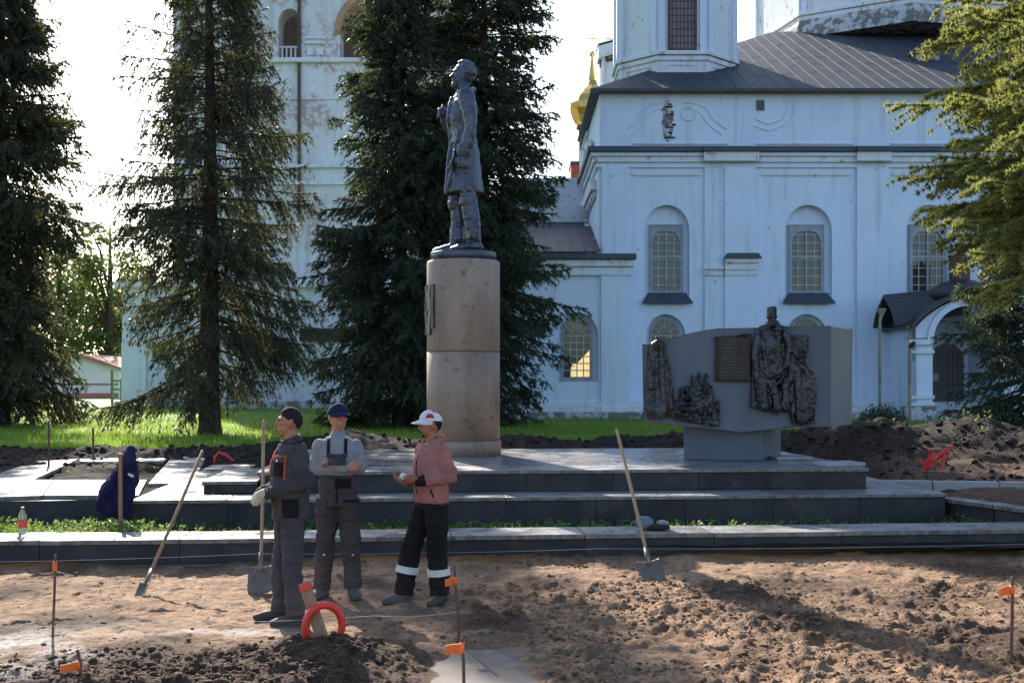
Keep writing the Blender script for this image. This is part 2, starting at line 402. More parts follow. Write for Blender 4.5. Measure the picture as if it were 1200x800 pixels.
M = dict(
    dirt=m_dirt(), soil=m_soil(), lawn=m_lawn(),
    clod=simple('dirt_clod', (.21, .125, .074), (.13, .076, .045), 5, .95, .6, 30, .02, .15),
    clod_heap=simple('heap_clod', (.065, .040, .027), (.105, .066, .043), 5, .95, .6, 30, .02, .15),
    clod_dark=simple('dark_clod', (.028, .020, .016), (.05, .035, .026), 5, .95, .6, 30, .02, .15),
    wash=m_whitewash('whitewash'), wash_worn=m_whitewash('worn_whitewash', (.75, .76, .78), (.42, .39, .35), worn=.60, bricks=.70, grime=.8),
    plinth=m_whitewash('plinth_wash', (.55, .56, .57), (.20, .19, .17), worn=.48, bricks=.9, grime=.9),
    tower=m_towerwall(), arch_in=simple('arch_brick', (.50, .31, .19), (.40, .22, .13), 3, .9, .4, 12, .03),
    roof=simple('roof_sheet', (.040, .046, .058), (.028, .032, .040), 1.2, .6, .15, 8, .01, .35, .0),
    flash=simple('sheet_metal_flashing', (.045, .06, .075), (.03, .04, .05), 2, .5, .25, 9, .02),
    dkroof=simple('porch_roof_metal', (.045, .042, .045), (.03, .027, .028), 2, .45, .2, 9, .02),
    gold=simple('gold_leaf', (.95, .60, .17), (.80, .45, .10), 3, .22, .12, 5, .02, .5, 1.0),
    rust=simple('rusty_brown', (.12, .06, .045), (.075, .04, .03), 4, .7, .2), redbrick=simple('red_brickwork', (.34, .085, .055), (.24, .06, .04), 4, .85, .3),
    frame=simple('window_frame_paint', (.36, .38, .40), (.25, .27, .29), 3, .7, .15), muntin=simple('muntin_paint', (.60, .56, .44), (.48, .45, .38), 3, .7, .1),
    glass=m_glass_dark('window_glass', (.070, .064, .055), .07, (.03, .032, .036)), glass_red=m_glass_dark('drum_glass', (.20, .13, .12), .25, (.12, .08, .075)),
    painted_glow=m_glow('painted_glow_pane', (1.0, .74, .34), .38),  # emission stands in for sunlight in the glass, no lamp behind it
    door=m_wood('door_wood', (.135, .115, .115), (.095, .08, .08)), iron=simple('iron', (.06, .055, .05), None, 8, .55, .2, metal=.4),
    pipe=simple('downpipe', (.36, .30, .20), (.20, .15, .10), 2, .6, .2),
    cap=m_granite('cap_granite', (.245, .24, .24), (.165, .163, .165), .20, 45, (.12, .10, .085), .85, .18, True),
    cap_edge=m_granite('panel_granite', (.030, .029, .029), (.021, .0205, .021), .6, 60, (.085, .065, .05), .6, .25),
    tile=m_granite('polished_granite', (.26, .25, .245), (.17, .165, .165), .10, 45, (.30, .24, .19), .35, .06),
    slab=simple('painted_monument', (.120, .138, .165), (.095, .110, .134), 1.6, .55, .2, 40, .006, .5, 0, (1, 1, .35)),
    pedestal=m_pedestal(),
    statue=m_bronze('statue_paint', (.055, .064, .084), (.115, .128, .155), .30, .6),
    relief=m_bronze('relief_bronze', (.026, .026, .029), (.095, .095, .098), .26, .7), plaque=m_bronze('plaque_bronze', (.034, .027, .024), (.065, .048, .040), .4, .6),
    bark=simple('spruce_bark', (.085, .062, .048), (.055, .04, .03), 4, .95, .8, 14, .05, .1), twig=simple('twig', (.10, .075, .055), None, 5, .95, .2, spec=.1),
    ndl_a=m_leaf('needles_grey_green', (.060, .070, .042), (.085, .083, .048), (.15, .105, .064), .6, .32),
    ndl_b=m_leaf('needles_dark', (.036, .062, .044), (.056, .080, .048), (.085, .078, .048), .5, .28),
    ndl_c=m_leaf('needles_painted_sun', (.22, .25, .085), (.30, .30, .09), (.40, .33, .09), 1.2, .55),  # sunlight on the boughs is put into this bright needle colour
    leaf_far=m_leaf('far_foliage', (.075, .115, .035), (.115, .15, .045), (.17, .17, .05), .25, .4), leaf_weed=m_leaf('weed_leaves', (.11, .20, .045), (.17, .26, .06), (.22, .27, .09), 1.4, .45),
    grass=m_leaf('grass_blades', (.15, .27, .03), (.22, .33, .04), (.27, .32, .07), .7, .55),
    skin1=m_skin('skin_tan', (.42, .20, .12)), skin2=m_skin('skin_light', (.46, .225, .14)), skin3=m_skin('skin_brown', (.37, .17, .10)),
    jacket=m_cloth('charcoal_workwear', (.078, .070, .070), (.050, .045, .046)), trousers=m_cloth('grey_trousers', (.088, .080, .084), (.058, .053, .056), dust=(.17, .125, .095)),
    dunga=m_cloth('dungaree_cloth', (.082, .070, .070), (.055, .047, .047), dust=(.18, .13, .10)), sweater=m_cloth('grey_sweater', (.30, .30, .305), (.23, .23, .235), 300),
    pink=m_cloth('pink_hoodie', (.42, .180, .150), (.32, .128, .105)), black=m_cloth('black_cloth', (.013, .012, .013), (.02, .019, .019), dust=(.07, .05, .04)),
    navy=m_cloth('navy_cloth', (.022, .030, .065), (.014, .019, .045)), purple=m_cloth('dark_blue_jacket', (.028, .026, .085), (.016, .015, .040)),
    orange_cloth=m_cloth('orange_trim', (.55, .11, .035)), white_cloth=m_cloth('white_cap_cloth', (.78, .76, .74), (.66, .64, .63)), red_cloth=m_cloth('red_cap_cloth', (.55, .06, .03)),
    glove=m_cloth('cream_glove', (.62, .55, .40), (.48, .41, .29)), grey_cloth=m_cloth('grey_bundle', (.19, .21, .25)), 
    hair=simple('dark_hair', (.010, .009, .009), (.030, .028, .027), 90, .85, .6, 220, .004, .15), boot=simple('dusty_boot', (.035, .032, .032), (.10, .075, .06), 9, .8, .3),
    shoe=simple('dusty_shoe', (.16, .13, .105), (.10, .08, .065), 9, .85, .3), reflect=simple('reflective_band', (.74, .72, .63), (.62, .60, .53), 12, .35, .05), eye=simple('eye_dark', (.015, .012, .01), None, 5, .2, 0),
    wood=m_wood('handle_wood', (.42, .27, .13), (.30, .18, .085)), wood_red=m_wood('reddish_handle', (.36, .19, .095), (.25, .125, .06)), plank=m_wood('raw_plank', (.40, .22, .11), (.28, .14, .07)),
    steel=simple('shovel_steel', (.20, .165, .13), (.12, .085, .06), 6, .65, .3, metal=.15), rebar=simple('rusty_rebar', (.17, .085, .06), (.11, .055, .04), 30, .85, .4, 90, .004),
    flag=simple('orange_tape', (.95, .20, .03), (.85, .15, .02), 5, .5, .2, 25), hose=simple('red_hose', (.85, .045, .02), (.65, .03, .015), 4, .4, .1), redtape=simple('red_tape', (.75, .03, .02), (.55, .02, .015), 5, .5, .2),
    string=simple('string', (.70, .66, .60), None, 5, .8, 0), concrete=simple('concrete', (.155, .130, .108), (.10, .078, .060), 2.5, .9, .4, 30, .01),
    pale_slab=simple('pale_concrete_slab', (.42, .41, .40), (.33, .31, .29), 3, .8, .3), house_wall=simple('white_house_wall', (.74, .72, .72), (.66, .63, .63), .5, .85, .1), red_band=simple('faded_red_band', (.45, .17, .14), (.36, .13, .1), 1, .8, .1),
    terracotta=simple('terracotta_roof', (.42, .17, .10), (.33, .12, .07), 1, .8, .3), green_post=simple('green_paint', (.06, .17, .06), None, 3, .6, .1), blue_bag=simple('blue_plastic', (.18, .36, .72), (.5, .6, .75), 9, .4, .4, 14, .02), redlabel=simple('red_label', (.75, .06, .05), (.66, .05, .04), 8, .4, 0),
)
def m_bottle():
    k = NT('bottle_plastic'); k.col((.85, .93, .88)); k.rough(.08); k.p.inputs['Transmission Weight'].default_value = .85; k.p.inputs['IOR'].default_value = 1.33; k.bump(k.noise(30, 2), .1, .003); return k.m
M['bottle'] = m_bottle()

# ------------------------------------------------------------------ ground sheets
ROT = math.radians(5.0); CR, SR = math.cos(ROT), math.sin(ROT); KP = (0.0, 13.1)     # the paving is turned 5 degrees to the view
def uv_of(x, y): dx, dy = x - KP[0], y - KP[1]; return dx * CR + dy * SR, -dx * SR + dy * CR
def W(u, v, z=0.0): return Vector((KP[0] + u * CR - v * SR, KP[1] + u * SR + v * CR, z))

def grid_mesh(name, xs, ys, hfun, mat, attrs=None):
    X, Y = np.meshgrid(xs, ys); Z = hfun(X, Y); nx, ny = len(xs), len(ys)
    V = np.stack([X, Y, Z], -1).reshape(-1, 3)
    a = (np.arange(ny - 1)[:, None] * nx + np.arange(nx - 1)[None, :]).ravel()
    o = np_mesh(name, V, np.stack([a, a + 1, a + nx + 1, a + nx], 1), mat, smooth=True)
    if attrs:
        for k, fn in attrs.items():
            at = o.data.attributes.new(k, 'FLOAT', 'POINT'); at.data.foreach_set('value', fn(X, Y, Z).astype(np.float32).ravel())
    return o

MOUND = [(-2.45, 8.1, .95, .7, .06), (-1.35, 8.3, .7, .6, .10), (-1.9, 7.5, 1.2, .6, .07), (-3.1, 8.0, .6, .5, .03)]
def mound_mask(x, y):
    m = 0
    for cx, cy, rx, ry, h in MOUND: m = m + h * np.exp(-(((x - cx) / rx) ** 2 + ((y - cy) / ry) ** 2) * 1.4)
    return m
_r = random.Random(77)
PRINTS = [(_r.uniform(-5, 5.5), _r.uniform(7.4, 12.3), _r.uniform(0, 3.14), _r.uniform(.24, .31)) for _ in range(90)]
def h_dirt(x, y):
    x = np.atleast_1d(np.asarray(x, float)); y = np.atleast_1d(np.asarray(y, float))
    u, v = uv_of(x, y); mm = mound_mask(x, y)
    h = (fbm(x, y, .55, 3, 1) - .5) * .11
    r = 1 - np.abs(fbm(x, y, 2.2, 4, 5) * 2 - 1)
    rough_zone = .35 + .65 * sstep(-.6, .6, x + .5) * sstep(12.4, 11.3, y) + 0.55 * np.clip(mm * 16, 0, 1)
    h = h + (r - .72) * .036 * rough_zone
    h = h + (fbm(x, y, 7.0, 4, 11, .6) - .5) * .060 * (.5 + .5 * rough_zone) + (fbm(x, y, 19.0, 3, 13, .65) - .5) * .035 * np.clip(mm * 16, 0, 1)
    h = h + np.maximum(fbm(x, y, 5.2, 4, 21, .6) - .56, 0) * .24 * rough_zone + (1 - np.abs(fbm(x, y, 13, 3, 23, .6) * 2 - 1) - .7) * .026 * rough_zone
    h = h + mm * (1.0 + (fbm(x, y, 2.2, 4, 31) - .5) * 1.6)
    for fx, fy, fa, fl in PRINTS:
        m_ = (np.abs(x - fx) < .3) & (np.abs(y - fy) < .3)
        if m_.any():
            dx, dy = (x[m_] - fx) * math.cos(fa) + (y[m_] - fy) * math.sin(fa), -(x[m_] - fx) * math.sin(fa) + (y[m_] - fy) * math.cos(fa)
            d = np.sqrt((dx / (fl * .5)) ** 2 + (dy / .055) ** 2); h[m_] += -.022 * sstep(1.15, .75, d) + .012 * np.exp(-((d - 1.35) / .25) ** 2)
    flat = sstep(1.15, .70, np.maximum(np.abs((x + .22) / .36), np.abs((y - 8.25) / .85)) + (fbm(x, y, 3, 3, 15) - .5) * .5)      # the concrete pad
    h = h * (1 - flat) + flat * .0
    bank = sstep(-.62, -.10, v + (fbm(x, y * .2, 1.4, 3, 41) - .5) * .35)
    h = h + bank * (.035 + .06 * fbm(x, y, .9, 3, 43))
    return h
def a_sand(x, y, z):
    u, v = uv_of(x, y)
    s = np.clip(1.0 - np.clip(mound_mask(x, y) * 24, 0, 1), 0, 1)
    s = s * sstep(.36, .60, fbm(x, y, .8, 4, 51) + .10 + (z - .0) * -1.2)
    return np.clip(s * (.55 + .45 * sstep(.3, .6, fbm(x, y, 5, 3, 53))), 0, 1)
def a_dust(x, y, z):
    d = np.exp(-(((x + 3.75) / .75) ** 2 + ((y - 8.6) / .8) ** 2)) + .9 * np.exp(-(((x + 2.3) / .55) ** 2 + ((y - 9.35) / .10) ** 2))
    return np.clip(d * sstep(.3, .6, fbm(x, y, 3, 4, 61)), 0, .85)
def a_rust(x, y, z):
    u, v = uv_of(x, y)
    return sstep(-.42, -.2, v) * sstep(.42, .62, fbm(x, y, .7, 3, 71)) * .9
xs = np.concatenate([np.linspace(-30, -6.2, 40)[:-1], np.arange(-6.2, 6.6, .020), np.linspace(6.6, 30, 40)[1:]])
ys = np.concatenate([np.linspace(-14, 7.0, 40)[:-1], np.arange(7.0, 14.2, .022), np.linspace(14.2, 17, 12)[1:]])
def h_dirt_cut(x, y):
    u, v = uv_of(x, y); return np.where(v > .3, -.25, h_dirt(x, y))
dirt = grid_mesh('dirt_ground', xs, ys, h_dirt_cut, M['dirt'], dict(sand=a_sand, dust=a_dust, rust=a_rust))
props(dirt, 'dug-up bare brown dirt in the foreground', 'ground', kind='structure')

LAWN_Z = .55
BUMPS = [(6.3, 21.6, 1.25, 1.0, .52), (8.6, 22.2, 1.0, .9, .46), (7.3, 21.2, 1.3, .9, .22), (9.6, 21.3, 1.3, .9, .32), (5.4, 22.6, 1.0, .8, .35), (-9.8, 21.0, 1.5, 1.2, .12)]
def h_soil(x, y):
    u, v = uv_of(x, y)
    h = np.full_like(x, .16) + .30 * sstep(4.0, 7.5, v)
    h = h + .24 * sstep(6.3, 6.9, u) * sstep(2.6, 3.6, v)
    crest = (.30 + (fbm(x, y * 0, .55, 3, 81) - .5) * .42) * (.25 + .75 * sstep(-6.5, -3.5, x))
    h = h + (np.maximum(crest, .02) + .08) * np.exp(-((y - 23.6 - (fbm(x, y * 0, .35, 2, 83) - .5) * 1.0) / 1.0) ** 2)
    for cx, cy, rx, ry, a in BUMPS: h = h + a * np.exp(-(((x - cx) / rx) ** 2 + ((y - cy) / ry) ** 2) * 1.5)
    rz = sstep(2.2, 4.5, v)
    h = h + (fbm(x, y, 1.3, 5, 85, .55) - .5) * (.05 + .22 * rz) + (fbm(x, y, 6, 3, 87) - .5) * (.03 + .07 * rz)
    return np.where(y > 25.4, .35 - (y - 25.4) * .3, h)
def a_brown(x, y, z): return np.clip(sstep(5.6, 6.6, x) * sstep(21.5, 19.0, y) * .9, 0, 1)
soil = grid_mesh('soil_ground', np.arange(-24, 24.01, .075), np.arange(13.2, 26.6, .075), h_soil, M['soil'], dict(sand=a_brown))
props(soil, 'heaped black soil around and behind the granite steps', 'ground', kind='structure')
def h_lawn(x, y): return LAWN_Z + (fbm(x, y, .25, 3, 91) - .5) * .16 * sstep(24, 27, y) * sstep(120, 60, y)
lawn = grid_mesh('lawn', np.concatenate([np.linspace(-500, -40, 20)[:-1], np.linspace(-40, 40, 81), np.linspace(40, 500, 20)[1:]]),
                 np.concatenate([np.linspace(24.4, 70, 70), np.geomspace(74, 1500, 30)]), h_lawn, M['lawn'])
props(lawn, 'green lawn behind the soil bank reaching to the buildings', 'lawn', kind='structure')

def scatter_clods(name, n, fx, fh, mat, smin, smax, label):
    """many small earth lumps: one uncountable object"""
    ico = bmesh.new(); bmesh.ops.create_icosphere(ico, subdivisions=1, radius=1)
    bv = np.array([v.co[:] for v in ico.verts]); bf = np.array([[v.index for v in f.verts] for f in ico.faces]); ico.free()
    P = fx(n); n = len(P); s = smin * (smax / smin) ** (RNG.random(n) ** 2.6)
    jit = 1 + (RNG.random((n, len(bv), 3)) - .5) * .8
    sc = s[:, None, None] * (np.array([1, 1, .6]) + (RNG.random((n, 1, 3)) - .5) * .5)
    V = bv[None] * jit * sc; a = RNG.random(n) * 6.28
    x = V[..., 0] * np.cos(a)[:, None] - V[..., 1] * np.sin(a)[:, None]; y = V[..., 0] * np.sin(a)[:, None] + V[..., 1] * np.cos(a)[:, None]
    z = V[..., 2] + fh(P[:, 0], P[:, 1])[:, None] + s[:, None] * .16
    V = np.stack([x + P[:, 0:1], y + P[:, 1:2], z], -1).reshape(-1, 3)
    F = (bf[None] + (np.arange(n) * len(bv))[:, None, None]).reshape(-1, 3)
    o = np_mesh(name, V, F, mat, smooth=False); return props(o, label, 'dirt clods', kind='stuff')
def near_pts(n):
    x = RNG.uniform(-6, 6.4, n * 4); y = RNG.uniform(6.9, 13.0, n * 4); u, v = uv_of(x, y)
    w = .025 + .75 * np.clip(mound_mask(x, y) * 16, 0, 1) + .70 * sstep(.42, .62, fbm(x, y, .9, 3, 101)) * sstep(-.8, .5, x) + .15 * sstep(-.7, -.2, v)
    k = (RNG.random(n * 4) < w) & (v < -.05) & (mound_mask(x, y) * 24 < .75) & ~((np.abs(x + .17) < .42) & (np.abs(y - 8.35) < .55)); return np.stack([x[k], y[k]], 1)[:n]
scatter_clods('dirt_clods', 15000, near_pts, h_dirt, M['clod'], .004, .030, 'crumbled brown dirt clods strewn over the dug ground')
def heap_pts(n):
    x = RNG.uniform(-3.9, -.4, n * 4); y = RNG.uniform(6.9, 9.3, n * 4); k = RNG.random(n * 4) < np.clip(mound_mask(x, y) * 14 - .25, 0, 1) ; return np.stack([x[k], y[k]], 1)[:n]
scatter_clods('heap_clods', 5000, heap_pts, h_dirt, M['clod_heap'], .003, .030, 'dark crumbs of earth on the heap around the red hose')
def far_pts(n):
    x = RNG.uniform(-11, 11, n * 2); y = RNG.uniform(18, 25, n * 2); u, v = uv_of(x, y)
    k = ((u > 6.1) | (v > 8.3) | (u < -8)); return np.stack([x[k], y[k]], 1)[:n]
scatter_clods('soil_clods', 5000, far_pts, h_soil, M['clod_dark'], .012, .075, 'black soil lumps on the bank behind the granite steps')

# ------------------------------------------------------------------ granite kerb and stepped platform
def box_piece(name, mat, parent, x0, x1, y0, y1, z0, z1, bevel=.006, dz=0.0):
    mb = MB(); mb.box(x0, x1, y0, y1, z0 + dz, z1 + dz); return mb.build(name, mat, parent, bevel=bevel)
def run_pieces(name, mat, parent, u0, u1, step, fn, gap=.005):
    n = max(1, round((u1 - u0) / step)); w = (u1 - u0) / n
    for i in range(n): fn(u0 + i * w + gap / 2, u0 + (i + 1) * w - gap / 2)
def kerb(name, label, u0, u1):
    t = thing(name, label, 'kerb', (KP[0], KP[1], 0), ROT)
    mb = MB(); mb.box(u0, u1, .03, .60, -.25, .245); mb.build('core', M['concrete'], t)
    run_pieces('cap_slab', None, t, u0, u1, 1.45, lambda a, b: box_piece('cap_slab', M['cap'], t, a, b, -.025, .64, .25, .302, .006, random.uniform(-.003, .003)))
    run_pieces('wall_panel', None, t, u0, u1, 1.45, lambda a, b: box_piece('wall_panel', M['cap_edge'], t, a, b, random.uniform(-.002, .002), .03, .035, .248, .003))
    mb = MB(); mb.box(u0, u1, -.03, .03, -.2, .03); mb.build('footing', M['concrete'], t)
    return t
kerb('granite_kerb', 'long low granite kerb wall running behind the workmen', -9.4, 11.0)

def tier(name, label, u0, u1, v0, v1, z0, z1, cap_w, panels_side=True):
    t = thing(name, label, 'granite step', (KP[0], KP[1], 0), ROT)
    mb = MB(); mb.box(u0 + .03, u1 - .03, v0 + .03, v1 - .03, z0, z1 - .05); mb.build('core', M['concrete'], t)
    zt0, zt1 = z1 - .045, z1
    run_pieces('', None, t, u0 - .02, u1 + .02, 1.2, lambda a, b: box_piece('cap_slab', M['cap'], t, a, b, v0 - .025, v0 + cap_w, zt0, zt1, .005, random.uniform(-.002, .002)))
    run_pieces('', None, t, v0 + cap_w + .005, v1, 1.2, lambda a, b: (box_piece('cap_slab', M['cap'], t, u1 - cap_w, u1 + .02, a, b, zt0, zt1, .005, random.uniform(-.002, .002)),
                                                                     box_piece('cap_slab', M['cap'], t, u0 - .02, u0 + cap_w, a, b, zt0, zt1, .005, random.uniform(-.002, .002))))
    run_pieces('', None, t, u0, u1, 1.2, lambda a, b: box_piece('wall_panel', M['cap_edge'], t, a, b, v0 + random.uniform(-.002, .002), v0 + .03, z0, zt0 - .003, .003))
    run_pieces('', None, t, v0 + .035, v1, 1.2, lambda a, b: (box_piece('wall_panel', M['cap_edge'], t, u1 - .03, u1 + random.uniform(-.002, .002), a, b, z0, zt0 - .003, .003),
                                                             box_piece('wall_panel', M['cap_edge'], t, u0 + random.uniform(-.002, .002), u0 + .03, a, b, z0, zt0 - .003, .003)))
    return t
Z2, Z3 = .53, .81
U2 = (-4.49, 5.81); V2 = (1.9, 8.1); U3 = (-3.05, 5.05); V3 = (2.65, 7.5)
t2 = tier('granite_step', 'lower dark granite step with a pale worn edge under the monument platform', U2[0], U2[1], V2[0], V2[1], .0, Z2, .72)
t3 = thing('granite_platform', 'upper granite platform with polished reflecting top carrying the statue', 'platform', (KP[0], KP[1], 0), ROT)
mb = MB(); mb.box(U3[0] + .03, U3[1] - .03, V3[0] + .03, V3[1] - .03, Z2 - .03, Z3 - .05); mb.build('core', M['concrete'], t3)
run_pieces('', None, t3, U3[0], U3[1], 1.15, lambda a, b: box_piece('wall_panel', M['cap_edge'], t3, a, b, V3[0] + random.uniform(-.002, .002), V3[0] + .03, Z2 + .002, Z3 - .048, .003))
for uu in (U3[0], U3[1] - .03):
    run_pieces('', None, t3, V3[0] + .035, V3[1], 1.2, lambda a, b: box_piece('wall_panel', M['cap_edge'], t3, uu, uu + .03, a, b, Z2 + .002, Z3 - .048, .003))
nu, nv = 10, 6
for i in range(nu):
    for j in range(nv):
        a0 = U3[0] - .03 + (U3[1] - U3[0] + .06) / nu * i; a1 = a0 + (U3[1] - U3[0] + .06) / nu - .004
        b0 = V3[0] - .03 + (V3[1] - V3[0] + .06) / nv * j; b1 = b0 + (V3[1] - V3[0] + .06) / nv - .004
        box_piece('paving_tile', M['cap'] if j == 0 else M['tile'], t3, a0, a1, b0, b1, Z3 - .045, Z3, .004, random.uniform(-.0015, .0015))

def slab_px(name, quad, z, t, mat, parent):
    """slab whose top outline is given by photo pixels on level z"""
    P = [pz(x, y, z) for x, y in quad]; mb = MB(); mb.prism_z([(p.x, p.y) for p in P], z - t, z); return mb.build(name, mat, parent, bevel=.006)
# low paved frame with sunken beds, left of the steps
lf = thing('paved_frame', 'low pale paved border round sunken weedy beds at the left', 'paving', (0, 0, 0))
zq = .52
slab_px('paving_slab', [(-60, 584), (50, 580), (62, 562), (-25, 562)], zq, .06, M['cap'], lf)
slab_px('paving_slab', [(51, 580), (163, 579.5), (172, 562), (63, 562)], zq, .06, M['cap'], lf)
slab_px('paving_slab', [(-24, 561.4), (40, 561.4), (92, 537), (52, 537)], zq, .06, M['cap'], lf)
slab_px('paving_slab', [(94, 540.2), (192, 540.2), (196, 536.6), (93, 536.6)], zq, .06, M['cap'], lf)
slab_px('paving_slab', [(84, 558.5), (150, 558.5), (155, 550), (96, 550)], zq - .12, .06, M['pale_slab'], lf)
slab_px('paving_slab', [(174, 566), (226, 566), (242, 534), (203, 534)], zq + .012, .06, M['cap'], lf)
P = [pz(-60, 584, zq), pz(163, 579.5, zq)]
mb = MB(); mb.bar(P[0] + Vector((0, .08, -.22)), P[1] + Vector((0, .08, -.22)), .06, .33); mb.build('wall_panel', M['cap_edge'], lf)
mb = MB(); mb.prism_z([(p.x, p.y) for p in (pz(-20, 560, zq), pz(38, 560, zq), pz(88, 538, zq), pz(56, 538, zq))], .0, zq - .062); mb.build('core', M['concrete'], lf)
# low side block left of the platform, in front of the second bed
sb = thing('side_step', 'short lower granite block beside the platform behind the charcoal-jacket workman', 'granite step', (KP[0], KP[1], 0), ROT)
box_piece('wall_panel', M['cap_edge'], sb, U2[0] + .72, U3[0] - .035, V3[0] + .05, V3[0] + .08, Z2 + .002, .64, .003)
mb = MB(); mb.box(U2[0] + .74, U3[0] - .04, V3[0] + .09, V3[0] + 2.3, Z2 + .002, .64); mb.build('core', M['concrete'], sb)
box_piece('cap_slab', M['cap'], sb, U2[0] + .70, U3[0] - .035, V3[0] + .03, V3[0] + 1.1, .643, .69, .005)
box_piece('cap_slab', M['cap'], sb, U2[0] + .70, U3[0] - .035, V3[0] + 1.105, V3[0] + 2.3, .643, .69, .005)
# thin kerbs on the right
kr = thing('edging_kerb', 'thin pale concrete edging crossing the brown soil at the right', 'kerb', (0, 0, 0))
a, b = pz(1016, 562, .50), pz(1330, 566, .50)
for i in range(4):
    p, q = a.lerp(b, i / 4 + .004), a.lerp(b, (i + 1) / 4 - .004); mb = MB(); mb.bar(p - Vector((0, 0, .2)), q - Vector((0, 0, .2)), .10, .40); mb.build('kerb_stone', M['pale_slab'], kr, bevel=.006)
kr = thing('edging_kerb', 'sloping grey granite edging at the right end of the lower step', 'kerb', (0, 0, 0))
a, b = pz(1113, 583, .46), pz(1330, 611, .46)
for i in range(3):
    p, q = a.lerp(b, i / 3 + .004), a.lerp(b, (i + 1) / 3 - .004); mb = MB(); mb.bar(p + Vector((0, .12, -.03)), q + Vector((0, .12, -.03)), .26, .055); mb.build('kerb_stone', M['cap'], kr, bevel=.006); mb = MB(); mb.bar(p + Vector((0, .13, -.24)), q + Vector((0, .13, -.24)), .18, .36); mb.build('kerb_base', M['cap_edge'], kr)
# concrete pad sunk in the dirt
mb = MB(); mb.prism_z([(-.66, 7.25), (.20, 7.20), (.17, 9.25), (-.60, 9.20)], -.12, .006)
pad = mb.build('concrete_pad', M['concrete'], None, bevel=.01); props(pad, 'flat grey concrete patch sunk in the dirt beside the flagged stake', 'concrete pad')

def on_level(u0, u1, v0, v1):
    def f(n):
        u = RNG.uniform(u0, u1, n * 3); v = RNG.uniform(v0, v1, n * 3); k = fbm(u, v, .9, 3, 131) > .50; u, v = u[k][:n], v[k][:n]
        return np.stack([KP[0] + u * CR - v * SR, KP[1] + u * SR + v * CR], 1)
    return f
flat_at = lambda z: (lambda x, y: np.full_like(x, z))
scatter_clods('kerb_crumbs', 520, on_level(-6.3, 6.6, -.01, .62), flat_at(.301), M['clod'], .003, .014, 'crumbs of dirt dropped along the top of the front kerb')
scatter_clods('step_crumbs', 420, on_level(-4.4, 5.7, 1.9, 2.6), flat_at(Z2), M['clod'], .003, .013, 'crumbs of dirt on the tread of the lower granite step')
scatter_clods('platform_crumbs', 500, on_level(-2.9, 5.0, 2.7, 5.5), flat_at(Z3), M['clod'], .003, .016, 'crumbs of dirt scattered over the polished platform top')
# ------------------------------------------------------------------ grass and weeds
def blades(name, P, hmin, hmax, w, lean, mat, label, nseg=1):
    n = len(P); h = hmin + (hmax - hmin) * RNG.random(n) ** 1.5; a = RNG.random(n) * 6.283; b = RNG.random(n) * 6.283; l = lean * h * RNG.random(n)
    dx, dy = np.cos(a) * w / 2, np.sin(a) * w / 2
    A = P + np.stack([-dx, -dy, np.zeros(n)], 1); B = P + np.stack([dx, dy, np.zeros(n)], 1)
    C = P + np.stack([np.cos(b) * l, np.sin(b) * l, h], 1); V = np.stack([A, B, C], 1).reshape(-1, 3)
    return props(np_mesh(name, V, np.arange(3 * n).reshape(-1, 3), mat), label, 'grass', kind='stuff')
def leaves(P, D, size, aspect=.55):
    """diamond leaves at P pointing along D"""
    n = len(P); D = D / np.linalg.norm(D, axis=1, keepdims=True); R = RNG.normal(size=(n, 3)); S = np.cross(D, R); S /= np.linalg.norm(S, axis=1, keepdims=True) + 1e-9
    s = size[:, None]; A = P; C = P + D * s; m = P + D * s * .45; N = np.cross(D, S) * s * .10
    V = np.stack([A, m - S * s * aspect / 2 + N, C, m + S * s * aspect / 2 + N], 1).reshape(-1, 3)
    return V, np.arange(4 * n).reshape(-1, 4)
def weeds(name, plants, mat, label):
    """plants: (x, y, z, height)"""
    Vs, n0 = [], 0
    pl = np.array(plants); k = 16; n = len(pl)
    base = np.repeat(pl, k, 0); a = RNG.random(n * k) * 6.283; t = RNG.random(n * k)
    P = np.stack([base[:, 0] + np.cos(a) * .05 * RNG.random(n * k), base[:, 1] + np.sin(a) * .05 * RNG.random(n * k), base[:, 2] + t * base[:, 3]], 1)
    D = np.stack([np.cos(a), np.sin(a), .1 + .9 * RNG.random(n * k) - .4 * (1 - t)], 1)
    V, F = leaves(P, D, (.025 + .05 * RNG.random(n * k)) * (.6 + base[:, 3] * 2.2))
    return props(np_mesh(name, V, F, mat), label, 'weeds', kind='stuff')
pl = []
for i in range(2600):
    u = random.uniform(-9.2, 9.5); v = random.uniform(.66, 1.87); p = W(u, v)
    d = float(fbm(np.array([u]), np.array([v]), .8, 3, 111)[0]); left = sstep(-3.2, -4.6, u); right = sstep(5.8, 6.3, u)
    if random.random() > (.25 + .75 * max(left, right)) * (.35 + 1.1 * d): continue
    h = (.05 + .10 * d * random.random()) * (1 + 1.1 * left + .5 * right); pl.append((p.x, p.y, .155, h))
weeds('weed_patch', pl, M['leaf_weed'], 'leafy green weeds growing in the strip behind the front kerb')
pl = []
for i in range(700):
    t, s = random.random(), random.random(); q = pz(60 + 125 * t, 541 + 18 * s, .36)
    if fbm(np.array([q.x]), np.array([q.y]), 1.2, 3, 5)[0] > .42: pl.append((q.x, q.y, .30, .05 + .12 * random.random()))
weeds('bed_weeds', pl, M['leaf_weed'], 'weeds in the sunken bed inside the paved border')
n = 110000
y = 24.6 + 36 * RNG.random(n) ** 1.9; x = (RNG.random(n) - .5) * (1.0 * y + 6)
P = np.stack([x, y, h_lawn(x, y) - .01], 1)
blades('lawn_grass', P, .05, .20, .03, .8, M['grass'], 'short grass blades of the lawn')
n = 9000; u = RNG.uniform(-9, 9.5, n); v = RNG.uniform(.66, 1.88, n)
keep = fbm(u, v, 1.1, 3, 121) > .46; u, v = u[keep], v[keep]
